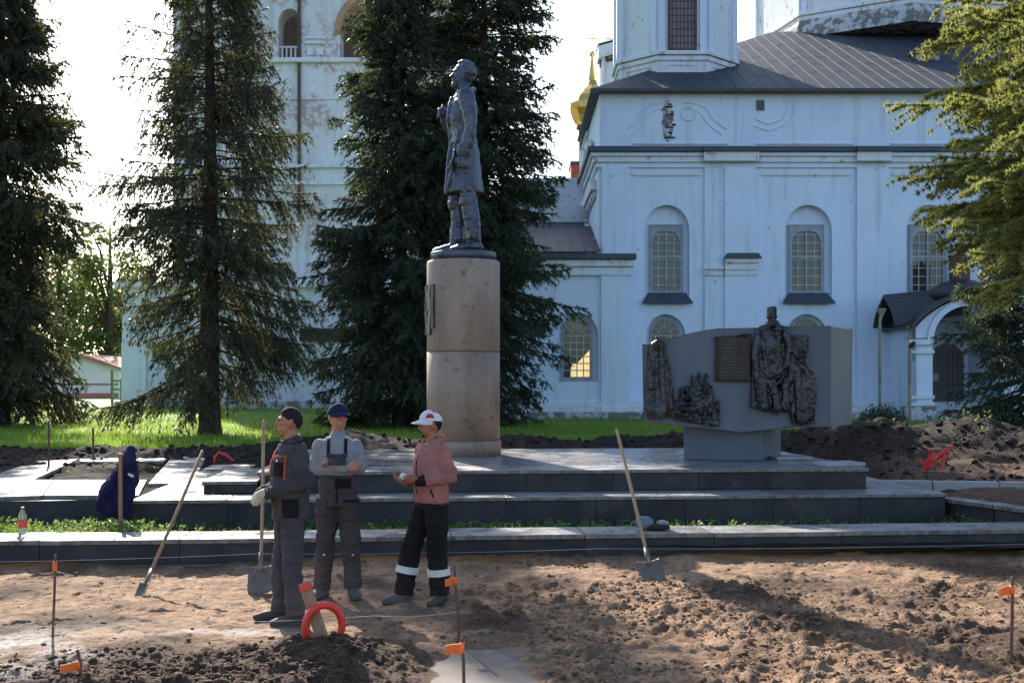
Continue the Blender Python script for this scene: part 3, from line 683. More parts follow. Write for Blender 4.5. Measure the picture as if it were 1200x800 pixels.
P = np.stack([KP[0] + u * CR - v * SR, KP[1] + u * SR + v * CR, np.full(len(u), .14)], 1)
blades('strip_grass', P, .04, .17, .008, .9, M['grass'], 'thin grass blades in the strip behind the front kerb')
pl = []
for i in range(24):
    q = pz(random.uniform(1020, 1200), random.uniform(512, 548), .8); pl.append((q.x, q.y, float(h_soil(np.array([[q.x]]), np.array([[q.y]]))[0, 0]) - .02, .10 + .1 * random.random()))
weeds('bank_weeds', pl, M['leaf_weed'], 'sparse weeds sprouting on the soil heap at the right')

# ------------------------------------------------------------------ church (facade plane 45 m away)
CD = 45.0
def cx(x, D=CD): return (x - 600) / FPX * D
def cz(y, D=CD): return CAM_H + (HOR - y) / FPX * D
def arch_poly(x0, x1, zb, zs, zt, n=14):
    """arched outline counter-clockwise seen from -y"""
    c, w = (x0 + x1) / 2, (x1 - x0) / 2
    return [(x0, zb), (x1, zb)] + [(c + w * math.cos(math.pi * k / n), zs + (zt - zs) * math.sin(math.pi * k / n)) for k in range(0, n + 1)]
def rect(x0, x1, z0, z1): return [(x0, z0), (x1, z0), (x1, z1), (x0, z1)]

church = thing('church', 'large whitewashed church with dark metal roof and octagonal drums', 'church', (0, 0, 0))
XL, XR = cx(701), 23.5; G = LAWN_Z
YB = 54.0            # back of the front block
wins_up = [(763, 800, 755, 808), (927, 966, 920, 975), (1069, 1110, 1062, 1117)]
niche = [arch_poly(cx(n0), cx(n1), cz(346), cz(270), cz(240)) for _, _, n0, n1 in wins_up]
low_n = [(757, 803), (921, 969)]
niche_low = [arch_poly(cx(a), cx(b), cz(452), cz(393), cz(368)) for a, b in low_n]
mb = MB(); mb.wall(rect(XL, XR, G - .5, cz(176)), niche + niche_low, CD, .34)
mb.quad((XL, CD + .34, G - .5), (XR, CD + .34, G - .5), (XR, CD + .34, cz(176)), (XL, CD + .34, cz(176)))
mb.quad((XL, YB, G - .5), (XL, CD, G - .5), (XL, CD, cz(176)), (XL, YB, cz(176)))
mb.quad((XR, CD, G - .5), (XR, YB, G - .5), (XR, YB, cz(176)), (XR, CD, cz(176)))
mb.quad((XR, YB, G - .5), (XL, YB, G - .5), (XL, YB, cz(176)), (XR, YB, cz(176)))
mb.build('wall', M['wash'], church)
mb = MB(); mb.box(XL + 7.5, XR, YB + .01, 69, G - .5, cz(109)); mb.build('rear_wall', M['wash_worn'], church)
mb = MB(); mb.box(XL + .06, XR - .06, CD + .08, YB - .06, cz(176) - .02, cz(109)); attic = mb.build('attic_wall', M['wash'], church)
# mouldings drawn on the attic
def mould(pts, r=.040, y=CD + .075):
    m = MB(); m.smooth = True; m.tube([(cx(a), y, cz(b)) for a, b in pts], [r] * len(pts), 6); m.build('moulding', M['wash'], attic)
mould([(737, 150), (746, 143), (752, 131), (762, 123), (776, 120)]); mould([(741, 157), (750, 148), (757, 136), (766, 129), (776, 127)], .035)
mould([(801, 120), (817, 121), (829, 127), (837, 140), (851, 150)]); mould([(803, 127), (815, 128), (823, 134), (831, 146), (846, 157)], .035)
mould([(807 + 8 * math.cos(k), 133 + 8 * math.sin(k)) for k in [i * math.pi / 8 for i in range(17)]], .04)
mould([(886, 139), (900, 145), (914, 141), (922, 132), (926, 118)]); mould([(884, 147), (901, 153), (918, 147), (929, 135), (933, 118)], .035)
for a, b in ((742, 852), (888, 1000), (1045, 1150)):
    mould([(a, 168), (b, 168)], .05)
mb = MB(); mb.box(cx(887), cx(896), CD + .03, CD + .2, cz(129), cz(117)); mb.build('vent_hole', M['eye'], attic)
random.seed(3)
m = MB(); out = []
for k in range(22):     # ragged hole in the plaster
    a = 2 * math.pi * k / 22; out.append((cx(783 + 7.5 * math.cos(a) * random.uniform(.55, 1.15)), cz(143 + 26 * math.sin(a) * random.uniform(.75, 1.05))))
out = out[::-1]; m.prism_y(out, CD + .062, CD + .08); m.build('bare_render', M['plinth'], attic)
m = MB()
for k in range(26):     # bare brick where the plaster fell off
    a, b = random.gauss(783, 3.2), round(random.uniform(121, 165) / 3) * 3; m.box(cx(a), cx(a) + random.uniform(.09, .16), CD + .054, CD + .1, cz(b), cz(b) + random.uniform(.05, .075))
m.build('bare_brick', M['rust'], attic); props(bpy.data.objects['bare_brick'], kind='stuff')
# cornice: dark flashing and stepped mouldings
for nm, y0, y1, pr, mt in (('cornice_flashing', 180, 173.5, .42, 'flash'), ('cornice', 184.5, 180, .30, 'wash'), ('cornice', 191, 184.5, .20, 'wash_worn'), ('cornice', 197, 191, .10, 'wash')):
    m = MB(); m.box(XL - pr, XR + pr, CD - pr, CD - .002, cz(y0), cz(y1) - .003); m.box(XL - pr, XL - .002, CD, YB, cz(y0), cz(y1) - .003); m.build(nm, M[mt], church, bevel=.02)
for k, (a, b) in enumerate(((822, 888), (1000, 1042))):
    m = MB(); m.box(cx(a), cx(b), CD - .56, CD - .425, cz(180), cz(174.5)); m.build('cornice_flashing', M['flash'], church)
    m = MB(); m.box(cx(a + 1), cx(b - 1), CD - .44, CD - .305, cz(191), cz(180) - .005); m.build('cornice', M['wash_worn'], church, bevel=.02)
# pilasters
for a, b, pr in ((705, 737, .16), (825, 885, .12), (848, 884, .24), (1003, 1040, .16), (1150, 1180, .16)):
    m = MB(); m.box(cx(a), cx(b), CD - pr, CD - .002, G - .4, cz(197) - .004); m.build('pilaster', M['wash'], church, bevel=.015)
for a, b, y in ((737, 825, 202), (888, 1000, 202), (1042, 1150, 202)):
    m = MB(); m.box(cx(a + 4), cx(b - 4), CD - .07, CD - .002, cz(206), cz(202)); m.build('moulding', M['wash_worn'], church)
m = MB(); m.prism_y([(cx(846), cz(304)), (cx(890), cz(304)), (cx(886), cz(298)), (cx(850), cz(298))], CD - .52, CD - .245); m.build('ledge_flashing', M['flash'], church)
for a, b, y0, y1, pr in ((848, 886, 309, 304.2, .42), (848, 886, 317, 309.4, .34), (848, 885, 323, 317.4, .29), (824, 847, 316, 312, .26), (824, 847, 323, 319, .20)):
    m = MB(); m.box(cx(a), cx(b), CD - pr, CD - .125, cz(y0), cz(y1)); m.build('ledge', M['wash_worn'], church)
# plinth
for y0, y1, pr, mt in ((505, 482, .55, 'plinth'), (482, 476, .42, 'wash_worn'), (476, 470, .32, 'wash_worn')):
    m = MB(); m.box(cx(560), XR, CD - pr - .6, CD - .01, cz(y0), cz(y1) - .003); m.build('plinth', M[mt], church, bevel=.02)

def window_sq(x0, x1, y0, y1, cols=4, rows=8):
    """grey framed window with two arched leaves above a transom"""
    yb = CD + .30; X0, X1, Z0, Z1 = cx(x0), cx(x1), cz(y1), cz(y0); w = X1 - X0; h = Z1 - Z0; zt = Z0 + h * .54; cxm = (X0 + X1) / 2; fr = .09
    f = MB(); f.wall(rect(X0, X1, Z0, Z1), [rect(X0 + fr, cxm - .035, Z0 + fr, zt - .05), rect(cxm + .035, X1 - fr, Z0 + fr, zt - .05),
        arch_poly(X0 + fr, cxm - .035, zt + .05, Z1 - .48, Z1 - .16, 8)[:-1] if False else [(X0 + fr, zt + .05), (cxm - .035, zt + .05), (cxm - .035, Z1 - .18), (X0 + fr + .25 * w * .55, Z1 - .24), (X0 + fr + .05, Z1 - .42), (X0 + fr, Z1 - .58)],
        [(cxm + .035, zt + .05), (X1 - fr, zt + .05), (X1 - fr, Z1 - .58), (X1 - fr - .05, Z1 - .42), (X1 - fr - .25 * w * .55, Z1 - .24), (cxm + .035, Z1 - .18)]], yb - .09, .06)
    f.box(X0 - .04, X0 - .002, yb - .11, yb + .03, Z0, Z1); f.box(X1 + .002, X1 + .04, yb - .11, yb + .03, Z0, Z1)
    f.box(X0 - .04, X1 + .04, yb - .11, yb + .03, Z1 + .002, Z1 + .06)
    o = f.build('window', M['frame'], church)
    g = MB(); g.quad((X0, yb - .02, Z0), (X1, yb - .02, Z0), (X1, yb - .02, Z1), (X0, yb - .02, Z1)); g.build('pane', M['glass'], o)
    m = MB()
    for k in range(1, cols):
        if k * 2 == cols: continue
        X = X0 + w * k / cols; m.box(X - .014, X + .014, yb - .06, yb - .035, Z0 + fr, Z1 - .30)
    for k in range(1, rows):
        Z = Z0 + h * k / rows
        if abs(Z - zt) > .08: m.box(X0 + fr, X1 - fr, yb - .058, yb - .037, Z - .013, Z + .013)
    m.build('muntins', M['muntin'], o)
    s = MB(); e = .36
    s.v += [(X0 - e, CD - .24, Z0 - .38), (X1 + e, CD - .24, Z0 - .38), (X1 + .12, CD - .004, Z0 + .0), (X0 - .12, CD - .004, Z0 + .0),
            (X0 - e, CD - .24, Z0 - .42), (X1 + e, CD - .24, Z0 - .42), (X1 + .12, CD - .004, Z0 - .42), (X0 - .12, CD - .004, Z0 - .42)]
    for q in ((0, 1, 2, 3), (4, 5, 1, 0), (5, 6, 2, 1), (7, 4, 0, 3), (7, 6, 5, 4)): s.face(q)
    s.build('sill', M['flash'], o)
for a, b, _, _ in wins_up: window_sq(a, b, 264, 343)

def window_arch(x0, x1, yt, ys, yb_, Y, cols=4, rows=6, painted_glow=False, D=CD):
    """round-headed window with a fan of glazing bars"""
    X0, X1, Zb, Zs, Zt = cx(x0, D), cx(x1, D), cz(yb_, D), cz(ys, D), cz(yt, D); c = (X0 + X1) / 2; w = (X1 - X0) / 2
    i = .07; outer = arch_poly(X0 - .1, X1 + .1, Zb - .1, Zs, Zt + .1); inner = arch_poly(X0, X1, Zb, Zs, Zt)
    f = MB(); f.wall(outer, [inner], Y - .08, .07); f.prism_y(outer, Y - .0795, Y - .05, caps=False); o = f.build('window', M['frame'], church)
    g = MB(); n = len(inner); k0 = len(g.v)
    for x, z in inner: g.v.append((x, Y - .03, z))
    g.face(range(n)); g.build('pane', M['glass'], o)
    m = MB()
    for k in range(1, cols): X = X0 + 2 * w * k / cols; m.box(X - .016, X + .016, Y - .062, Y - .04, Zb, Zs)
    for k in range(1, rows + 1): Z = Zb + (Zs - Zb) * k / rows; m.box(X0, X1, Y - .06, Y - .042, Z - .015, Z + .015)
    for k in range(1, 6):
        a = math.pi * k / 6; m.bar((c + .3 * w * math.cos(a), Y - .05, Zs + .3 * (Zt - Zs) * math.sin(a)), (c + w * math.cos(a), Y - .05, Zs + (Zt - Zs) * math.sin(a)), .03, .02)
    m.tube([(c + .55 * w * math.cos(math.pi * k / 10), Y - .05, Zs + .55 * (Zt - Zs) * math.sin(math.pi * k / 10)) for k in range(11)], [.015] * 11, 5)
    m.build('muntins', M['muntin'], o)
    if painted_glow:  # warm glowing quads imitate sunlight reflected in some panes
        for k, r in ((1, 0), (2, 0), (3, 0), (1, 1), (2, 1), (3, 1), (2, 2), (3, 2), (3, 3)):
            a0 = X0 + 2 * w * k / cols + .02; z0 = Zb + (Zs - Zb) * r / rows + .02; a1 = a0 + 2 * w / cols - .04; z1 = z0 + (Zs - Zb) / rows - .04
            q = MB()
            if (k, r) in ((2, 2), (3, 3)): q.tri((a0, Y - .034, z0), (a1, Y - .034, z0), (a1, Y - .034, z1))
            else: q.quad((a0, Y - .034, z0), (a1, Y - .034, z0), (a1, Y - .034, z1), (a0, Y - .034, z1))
            q.build('painted_glow_pane', M['painted_glow'], o)
    s = MB(); s.box(X0 - .15, X1 + .15, Y - .16, Y - .0, Zb - .2, Zb - .102); s.build('sill', M['frame'], o)
    return o
for a, b in low_n: window_arch(a + 8, b - 8, 374, 393, 447, CD + .335)

# lower wing on the left
WD = 44.2; WX0, WX1 = cx(520, WD), cx(738, WD)
nl = arch_poly(cx(652, WD), cx(701, WD), cz(447, WD), cz(393, WD), cz(366, WD))
m = MB(); m.wall(rect(WX0, WX1, G - .5, cz(302, WD)), [nl], WD, .3); m.quad((WX0, WD + .3, G - .5), (WX1, WD + .3, G - .5), (WX1, WD + .3, cz(302)), (WX0, WD + .3, cz(302)))
m.quad((WX1, WD, G - .5), (WX1, CD, G - .5), (WX1, CD, cz(302, WD)), (WX1, WD, cz(302, WD))); m.quad((WX0, 60, G - .5), (WX0, WD, G - .5), (WX0, WD, cz(302, WD)), (WX0, 60, cz(302, WD)))
m.build('wing_wall', M['wash'], church)
window_arch(661, 692, 372, 393, 442, WD + .29, painted_glow=True, D=WD)
m = MB(); m.box(cx(704, WD), cx(736, WD), WD - .14, WD - .002, G - .4, cz(322, WD)); m.build('pilaster', M['wash'], church, bevel=.015)
for y0, y1, pr, mt in ((305, 298.5, .5, 'flash'), (313, 305.3, .34, 'wash_worn'), (323, 313.3, .2, 'wash')):
    m = MB(); m.box(WX0, WX1 + pr * .4, WD - pr, WD - .002, cz(y0, WD), cz(y1, WD)); m.build('cornice', M[mt], church, bevel=.02)
wr = MB(); wr.box(WX0, XL - .01, WD - .4, 50.5, cz(298.5, WD) - .05, cz(298.5, WD) + .01); wroof = wr.build('wing_roof', M['roof'], church)
n = 12
for k in range(n):
    a0 = WX0 + (XL - .02 - WX0) * k / n; a1 = WX0 + (XL - .02 - WX0) * (k + 1) / n - .03; z0 = cz(297, WD); q = MB()
    q.v += [(a0, WD - .45, z0), (a1, WD - .45, z0), (a1, 50.4, z0 + 1.95), (a0, 50.4, z0 + 1.95), (a0, WD - .45, z0 + .03), (a1, WD - .45, z0 + .03), (a1, 50.4, z0 + 1.98), (a0, 50.4, z0 + 1.98)]
    for f in ((3, 2, 1, 0), (4, 5, 6, 7), (0, 1, 5, 4), (1, 2, 6, 5), (3, 0, 4, 7), (2, 3, 7, 6)): q.face(f)
    q.bar((a1 + .015, WD - .45, z0 + .03), (a1 + .015, 50.4, z0 + 1.98), .03, .06); q.build('roof_sheet', M['roof'], wroof)
m = MB(); m.box(WX0, XL - .02, 50.5, 51.2, cz(298.5, WD), cz(240, 50.5)); m.build('parapet', M['wash_worn'], church, bevel=.03)
m = MB(); m.box(WX0 + 2, XL - .02, 52.0, 56.0, 4, cz(213, 53)); m.build('rear_vault', M['wash_worn'], church, bevel=.03)
# ragged side edge of the block
m = MB(); random.seed(5)
for k in range(24):
    z = random.uniform(cz(300), cz(112)); m.box(XL - random.uniform(.06, .25), XL - .003, CD + random.uniform(.6, 8), CD + random.uniform(8.2, 9), z, z + random.uniform(.1, .5))
m.build('broken_plaster', M['wash_worn'], church); props(bpy.data.objects['broken_plaster'], kind='stuff')

# main roof: front slope between the eaves and the drums, as sheet strips with standing seams
ez = cz(107.5); EY = CD - .35; RZ, RY = cz(38, 57), 57.0
rm = MB(); rm.box(XL - .3, XR + .3, CD - .3, YB + .3, cz(109) + .003, ez - .01); roof = rm.build('roof', M['roof'], church)
rm = MB(); rm.box(XL - .32, XR + .3, EY - .06, EY + .3, cz(109.5), cz(106.5)); rm.build('eave_edge', M['dkroof'], roof)
N = 38
for k in range(N):
    a0 = XL - .3 + (XR - XL + .6) * k / N; a1 = XL - .3 + (XR - XL + .6) * (k + 1) / N
    def top(x):    # hipped: the left end of the roof rises from the side eave
        t = min(1.0, max(0.0, (x - (XL - .3)) / 9.5)); return (EY + (RY - EY) * t, ez + (RZ - ez) * t)
    y0, z0 = top(a0); y1, z1 = top(a1); y0 = max(y0, EY + .05); q = MB()
    q.v += [(a0 + .012, EY, ez), (a1 - .012, EY, ez), (a1 - .012, y1, z1), (a0 + .012, y0, z0)]
    q.v += [(x, y, z + .03) for x, y, z in q.v[:4]]
    for f in ((3, 2, 1, 0), (4, 5, 6, 7), (0, 1, 5, 4), (1, 2, 6, 5), (3, 0, 4, 7), (2, 3, 7, 6)): q.face(f)
    q.bar((a1, EY, ez + .032), (a1, y1, z1 + .032), .02, .022)
    for r in range(1, 4):   # lap joints across the strip
        t = (r + .5 * (k % 2)) / 4.0
        q.bar((a0 + .02, EY + (y0 - EY) * t, ez + (z0 - ez) * t + .031), (a1 - .02, EY + (y1 - EY) * t, ez + (z1 - ez) * t + .031), .016, .006)
    q.build('roof_sheet', M['roof'], roof)
# left hip slope
q = MB(); q.tri((XL - .3, YB, ez), (XL - .3, EY, ez), (XL + 9.2, RY, RZ)); q.build('roof_sheet', M['roof'], roof)
q = MB(); q.quad((XL + 9.2, RY, RZ), (XR + .3, RY, RZ), (XR + .3, YB, ez), (XL - .3, YB, ez)); q.build('roof_sheet', M['roof'], roof)
# dormer
DD = 50.5
m = MB(); m.box(cx(1072, DD), cx(1096, DD), DD - .5, DD + 1.6, cz(82, DD), cz(63, DD)); dm = m.build('dormer', M['frame'], roof)
m = MB(); m.prism_y([(cx(1068, DD), cz(63, DD)), (cx(1099, DD), cz(63, DD)), (cx(1097, DD), cz(59, DD)), (cx(1070, DD), cz(59, DD))], DD - .7, DD + 2.2); m.build('dormer_roof', M['roof'], roof)
m = MB(); m.box(cx(1083.5, DD), cx(1091, DD), DD - .52, DD - .505, cz(75, DD), cz(64.5, DD)); m.build('dormer_opening', M['eye'], roof)
m = MB()
for k in range(5): m.box(cx(1073.5, DD), cx(1081, DD), DD - .53, DD - .505, cz(75 - k * 2, DD), cz(74 - k * 2, DD))
m.build('dormer_louvres', M['muntin'], roof)

def drum(name, xc, D, r, z_sill, win_w, z0, z1, face_w, rusty=True, a0=None):
    """octagonal tower: body, string courses, corner strips, window on the front face"""
    c = (cx(xc, D), D, 0); a0 = math.pi / 8 if a0 is None else a0
    b = MB(); b.lathe([(r, z0), (r, z1)], c, 8, a0); d = b.build(name, M['wash_worn'], church)
    for z, pr, h in ((z_sill - .06, .16, .16), (z_sill - .28, .08, .18), (z1 - .6, .2, .6), (z0 + .15, .1, .3)):
        b = MB(); b.lathe([(r + pr, z), (r + pr, z + h)], c, 8, a0); b.build('string_course', M['wash_worn'], d, bevel=.02)
    ap = r * math.cos(math.pi / 8)
    for k in range(8):
        a = a0 + math.pi / 8 + k * math.pi / 4; mid = Vector((c[0] + math.cos(a) * ap, c[1] + math.sin(a) * ap, 0)); nrm = Vector((math.cos(a), math.sin(a), 0)); tan = Vector((-nrm.y, nrm.x, 0))
        hw = r * math.sin(math.pi / 8)
        for sg in (-1, 1):
            s = MB(); p = mid + tan * sg * (hw - .16); s.bar(p + Vector((0, 0, z_sill + .1)) + nrm * .03, p + Vector((0, 0, z1 - .62)) + nrm * .03, .26, .12, nrm); s.build('corner_strip', M['wash'], d)
        pn = MB(); zb = z0 + .55; zt2 = z_sill - .45
        if zt2 - zb > .2:
            for (p, q) in (((-1, zb), (1, zb)), ((-1, zt2), (1, zt2)), ((-1, zb), (-1, zt2)), ((1, zb), (1, zt2))):
                pn.bar(mid + tan * p[0] * hw * .6 + Vector((0, 0, p[1])) + nrm * .012, mid + tan * q[0] * hw * .6 + Vector((0, 0, q[1])) + nrm * .012, .05, .05, nrm)
            pn.build('panel_moulding', M['wash_worn'], d)
        if nrm.y > .2: continue
        if abs(nrm.x) > .9 and not rusty: continue
        if nrm.y > -.9 and name == 'drum': 
            continue
        w = win_w / 2; fw = MB(); zt = z1 - .8
        for sg in (-1, 1): fw.bar(mid + tan * sg * w + nrm * .05 + Vector((0, 0, z_sill + .12)), mid + tan * sg * w + nrm * .05 + Vector((0, 0, zt)), .09, .12, nrm)
        fw.bar(mid - tan * w + nrm * .05 + Vector((0, 0, zt)), mid + tan * w + nrm * .05 + Vector((0, 0, zt)), .12, .09, nrm); fw.bar(mid - tan * w + nrm * .05 + Vector((0, 0, z_sill + .14)), mid + tan * w + nrm * .05 + Vector((0, 0, z_sill + .14)), .12, .09, nrm)
        fw.build('window', M['rust'], d)
        g = MB(); g.bar(mid + nrm * .012 + Vector((0, 0, z_sill + .15)), mid + nrm * .012 + Vector((0, 0, zt)), w * 2, .02, nrm); g.build('pane', M['glass_red'], d)
        mu = MB()
        for i in range(1, 7): mu.bar(mid + tan * (-w + 2 * w * i / 7) + nrm * .035 + Vector((0, 0, z_sill + .15)), mid + tan * (-w + 2 * w * i / 7) + nrm * .035 + Vector((0, 0, zt)), .03, .02, nrm)
        nb = int((zt - z_sill) / .27)
        for i in range(1, nb): z = z_sill + .15 + (zt - z_sill - .15) * i / nb; mu.bar(mid - tan * w + nrm * .035 + Vector((0, 0, z)), mid + tan * w + nrm * .035 + Vector((0, 0, z)), .02, .03, nrm)
        mu.build('muntins', M['rust'], d)
    return d
drum('drum', 790, 50.0, 2.58, cz(63, 47.6), 1.05, ez - .2, cz(-38, 50), 0)
drum('drum', 1043, 61.0, 6.75, cz(2, 55), 1.9, cz(70, 61), cz(-120, 61), 0, a0=math.pi / 8 + math.radians(13))
drum('rear_drum', 738, 60.0, 1.55, cz(50, 58), .5, ez, cz(58, 60), 0)
m = MB(); m.lathe([(1.75, cz(58, 60)), (1.8, cz(56, 60)), (1.0, cz(42, 60)), (.05, cz(36, 60))], (cx(738, 60), 60, 0), 8, math.pi / 8); m.build('rear_drum_roof', M['roof'], church)
m = MB(); m.tube([(cx(704, 60), 60, cz(58, 60)), (cx(704, 60), 60, cz(32, 60))], [.02, .02], 5); m.build('lightning_rod', M['iron'], church)
# stuff filling the crumbled joint between drum and roof
m = MB(); m.lathe([(7.0, cz(72, 61)), (6.95, cz(58, 61)), (6.85, cz(52, 61))], (cx(1043, 61), 61, 0), 8, math.pi / 8 + math.radians(13)); m.build('worn_course', M['plinth'], church)

# golden cupola behind the wing
GD = 64.0; gx = cx(694, GD)
sc = GD / FPX
dome = [(r * sc, cz(y, GD)) for r, y in ((17, 150), (21, 146), (25, 138), (27, 130), (26, 122), (22, 114), (15, 107), (8, 101), (5, 95), (3.5, 85), (2.2, 75), (1.0, 66))]
m = MB(); m.lathe(dome, (gx, GD, 0), 10, .2); cup = m.build('golden_dome', M['gold'], church)
m = MB(); m.ball((gx, GD, cz(64, GD)), .16); m.box(gx - .03, gx + .03, GD - .03, GD + .03, cz(63, GD), cz(38, GD)); m.box(gx - .28, gx + .28, GD - .025, GD + .025, cz(46, GD), cz(44.5, GD)); m.build('cross', M['gold'], cup)
m = MB(); m.lathe([(16 * sc, cz(205, GD)), (16 * sc, cz(152, GD)), (19 * sc, cz(151, GD)), (19 * sc, cz(149, GD))], (gx, GD, 0), 16); m.build('cupola_neck', M['rust'], church)
m = MB(); m.box(cx(668, GD), cx(712, GD), GD - 1.2, GD + 1.2, cz(222, GD), cz(197, GD)); m.build('cupola_base', M['redbrick'], church, bevel=.03)
m = MB(); m.box(cx(667, GD), cx(713, GD), GD - 1.3, GD + 1.3, cz(197, GD) + .003, cz(194, GD)); m.build('cupola_ledge', M['flash'], church)
m = MB(); m.prism_y([(cx(640, GD), cz(244, GD)), (cx(725, GD), cz(244, GD)), (cx(712, GD), cz(222, GD)), (cx(655, GD), cz(222, GD))], GD - 2.2, GD + 3); m.build('vault_roof', M['wash_worn'], church, bevel=.05)

# porch with ogee barrel roof
PD = 41.6
def ogee(xc, w, zs, zt, n=18):
    out = []
    for k in range(n + 1):
        s = -1 + 2 * k / n; a = abs(s); z = zs + (zt - zs) * (math.cos(a * math.pi / 2) ** .8 * .86 + .14 * max(0, 1 - a * 4)); out.append((xc + w * s, z))
    return out
PX0, PX1 = cx(1066, PD), cx(1196, PD); pcx = cx(1140, PD); zsp = cz(384, PD); zpk = cz(343, PD)
og = ogee(pcx, (PX1 - PX0) / 2 + .06, zsp, zpk)
op = arch_poly(cx(1093, PD), cx(1178, PD), G - .3, cz(398, PD), cz(358, PD), 16)
m = MB(); m.wall([(pcx - (PX1 - PX0) / 2, G - .3), (pcx + (PX1 - PX0) / 2, G - .3)] + og[::-1], [op[:1] + op[1:]] if False else [[(x, z + (.31 if i < 2 else 0)) for i, (x, z) in enumerate(op)]], PD, .55); m.build('porch_front', M['wash'], church)
m = MB(); m.box(pcx - (PX1 - PX0) / 2, cx(1093, PD), PD + .003, CD, G - .3, zsp - 1.15); m.box(pcx - (PX1 - PX0) / 2, pcx - (PX1 - PX0) / 2 + .35, PD + .55, CD, zsp - 1.15, zsp + .05); m.build('porch_side', M['wash'], church)
m = MB(); m.box(cx(1178, PD), pcx + (PX1 - PX0) / 2, PD + .56, CD, G - .3, zsp + .02); m.build('porch_side', M['wash'], church)
m = MB()                      # vault inside
vi = arch_poly(cx(1093, PD), cx(1178, PD), cz(398, PD), cz(398, PD), cz(358, PD), 16)[2:]
for k in range(len(vi) - 1): m.quad((vi[k][0], PD + .5, vi[k][1]), (vi[k+1][0], PD + .5, vi[k+1][1]), (vi[k+1][0], CD, vi[k+1][1]), (vi[k][0], CD, vi[k][1]))
m.build('porch_vault', M['wash_worn'], church)
m = MB()                      # archivolt
ai = arch_poly(cx(1093, PD), cx(1178, PD), 0, cz(398, PD), cz(358, PD), 16)[2:]; ao = arch_poly(cx(1086, PD), cx(1185, PD), 0, cz(398, PD), cz(351, PD), 16)[2:]
m.prism_y(ai[::-1] + ao, PD - .1, PD - .002); m.build('archivolt', M['wash'], church)
for y0, y1, pr in ((404, 398, .14), (414, 410, .10), (467, 463, .10), (475, 471, .12)):
    m = MB(); m.box(cx(1064, PD), cx(1093, PD) + .03, PD - pr, PD - .003, cz(y0, PD), cz(y1, PD)); m.build('pier_band', M['wash_worn'], church)
m = MB(); m.box(cx(1060, PD), cx(1095, PD), PD - .2, PD + .5, G - .35, cz(476, PD)); m.build('pier_base', M['plinth'], church, bevel=.02)
m = MB()                      # roof shell, ogee section swept back
o1 = ogee(pcx, (PX1 - PX0) / 2 + .22, zsp - .02, zpk + .10, 24); o2 = ogee(pcx, (PX1 - PX0) / 2 + .26, zsp + .08, zpk + .22, 24)
m.prism_y(o1 + o2[::-1], PD - .28, CD - .01); proof = m.build('porch_roof', M['dkroof'], church)
m = MB(); n = 14                # left cross gable with its own little ogee
so1 = ogee(0, 1.25, zsp + .1, zpk - .05, n)
for k in range(n):
    (a, za), (b, zb) = so1[k], so1[k + 1]; y0, y1 = 43.2 + a, 43.2 + b; xl, xr = cx(1052, PD), pcx
    i = len(m.v); m.v += [(xl, y0, za), (xl, y1, zb), (xr, y1, zb + .25), (xr, y0, za + .25), (xl, y0, za + .1), (xl, y1, zb + .1), (xr, y1, zb + .35), (xr, y0, za + .35)]
    for f in ((3, 2, 1, 0), (4, 5, 6, 7), (0, 1, 5, 4), (2, 3, 7, 6), (1, 2, 6, 5), (0, 4, 7, 3)): m.face([i + q for q in f])
m.build('side_gable_roof', M['dkroof'], proof)
m = MB(); m.lathe([(1.35, 0), (1.15, .3), (.75, .55), (.45, .65)], (cx(1128, 43), 43.2, zpk - .1), 18); m.build('bulb_roof', M['dkroof'], proof, smooth=True)
m = MB(); m.lathe([(.36, 0), (.38, .95), (.42, .97), (.42, 1.02)], (cx(1127, 43), 43.2, zpk + .45), 12); m.ball((cx(1127, 43), 43.2, zpk + 1.55), .13); m.build('finial_drum', M['rust'], proof)
# door
dx0, dx1 = cx(1091, CD - .1), cx(1129, CD - .1); DY = CD - .12
dp = arch_poly(dx0, dx1, G + .12, cz(420), cz(403), 12)
m = MB(); m.prism_y(dp, DY, CD - .01); door = m.build('door', M['door'], church)
for k in range(6):
    a = dx0 + .06 + (dx1 - dx0 - .12) * k / 6; m = MB(); m.box(a + .008, a + (dx1 - dx0 - .12) / 6 - .008, DY - .03, DY - .002, G + .15, cz(414)); m.build('plank', M['door'], door)
for y in (430, 452, 473): m = MB(); m.box(dx0 + .55, dx1 + .05, DY - .055, DY - .031, cz(y), cz(y) + .06); m.build('hinge_strap', M['rust'], door)
m = MB(); m.box(dx0 + .06, dx0 + .25, DY - .045, DY - .031, cz(446), cz(437)); m.build('notice', M['pale_slab'], door)
for y0, y1, e in ((490, 483.5, .9), (497, 490.3, 1.25)):
    m = MB(); m.box(cx(1094, PD), cx(1180, PD), PD - e + .35, CD - .15, cz(y0 + 6, 42), cz(y0, 42) + .1 if e > 1 else cz(y1, 42)); m.build('door_step', M['plinth'], church, bevel=.02)
# downpipes and lamp
for xa, top_y in ((1031, 368), (1066, 388)):
    D = PD - .18; m = MB(); m.tube([(cx(xa, D), D, cz(492, D)), (cx(xa, D), D, cz(top_y + 18, D)), (cx(xa + 3, D), D + .25, cz(top_y + 6, D)), (cx(xa + 5, D), D + .3, cz(top_y, D))], [.055] * 4, 8)
    m.lathe([(.06, 0), (.17, .22), (.17, .26)], (cx(xa + 5, D), D + .3, cz(top_y, D) - .05), 10); m.build('downpipe', M['pipe'], church, smooth=False)
m = MB(); m.box(cx(1060, PD), cx(1160, PD), PD - .02, PD + .02, cz(397, PD), cz(396, PD)); m.build('tie_rod', M['iron'], church)
m = MB(); D = PD - .25; m.tube([(cx(1068, D), D, cz(405, D)), (cx(1068, D), D - .25, cz(402, D))], [.09, .07], 10); m.build('wall_lamp', M['iron'], church)

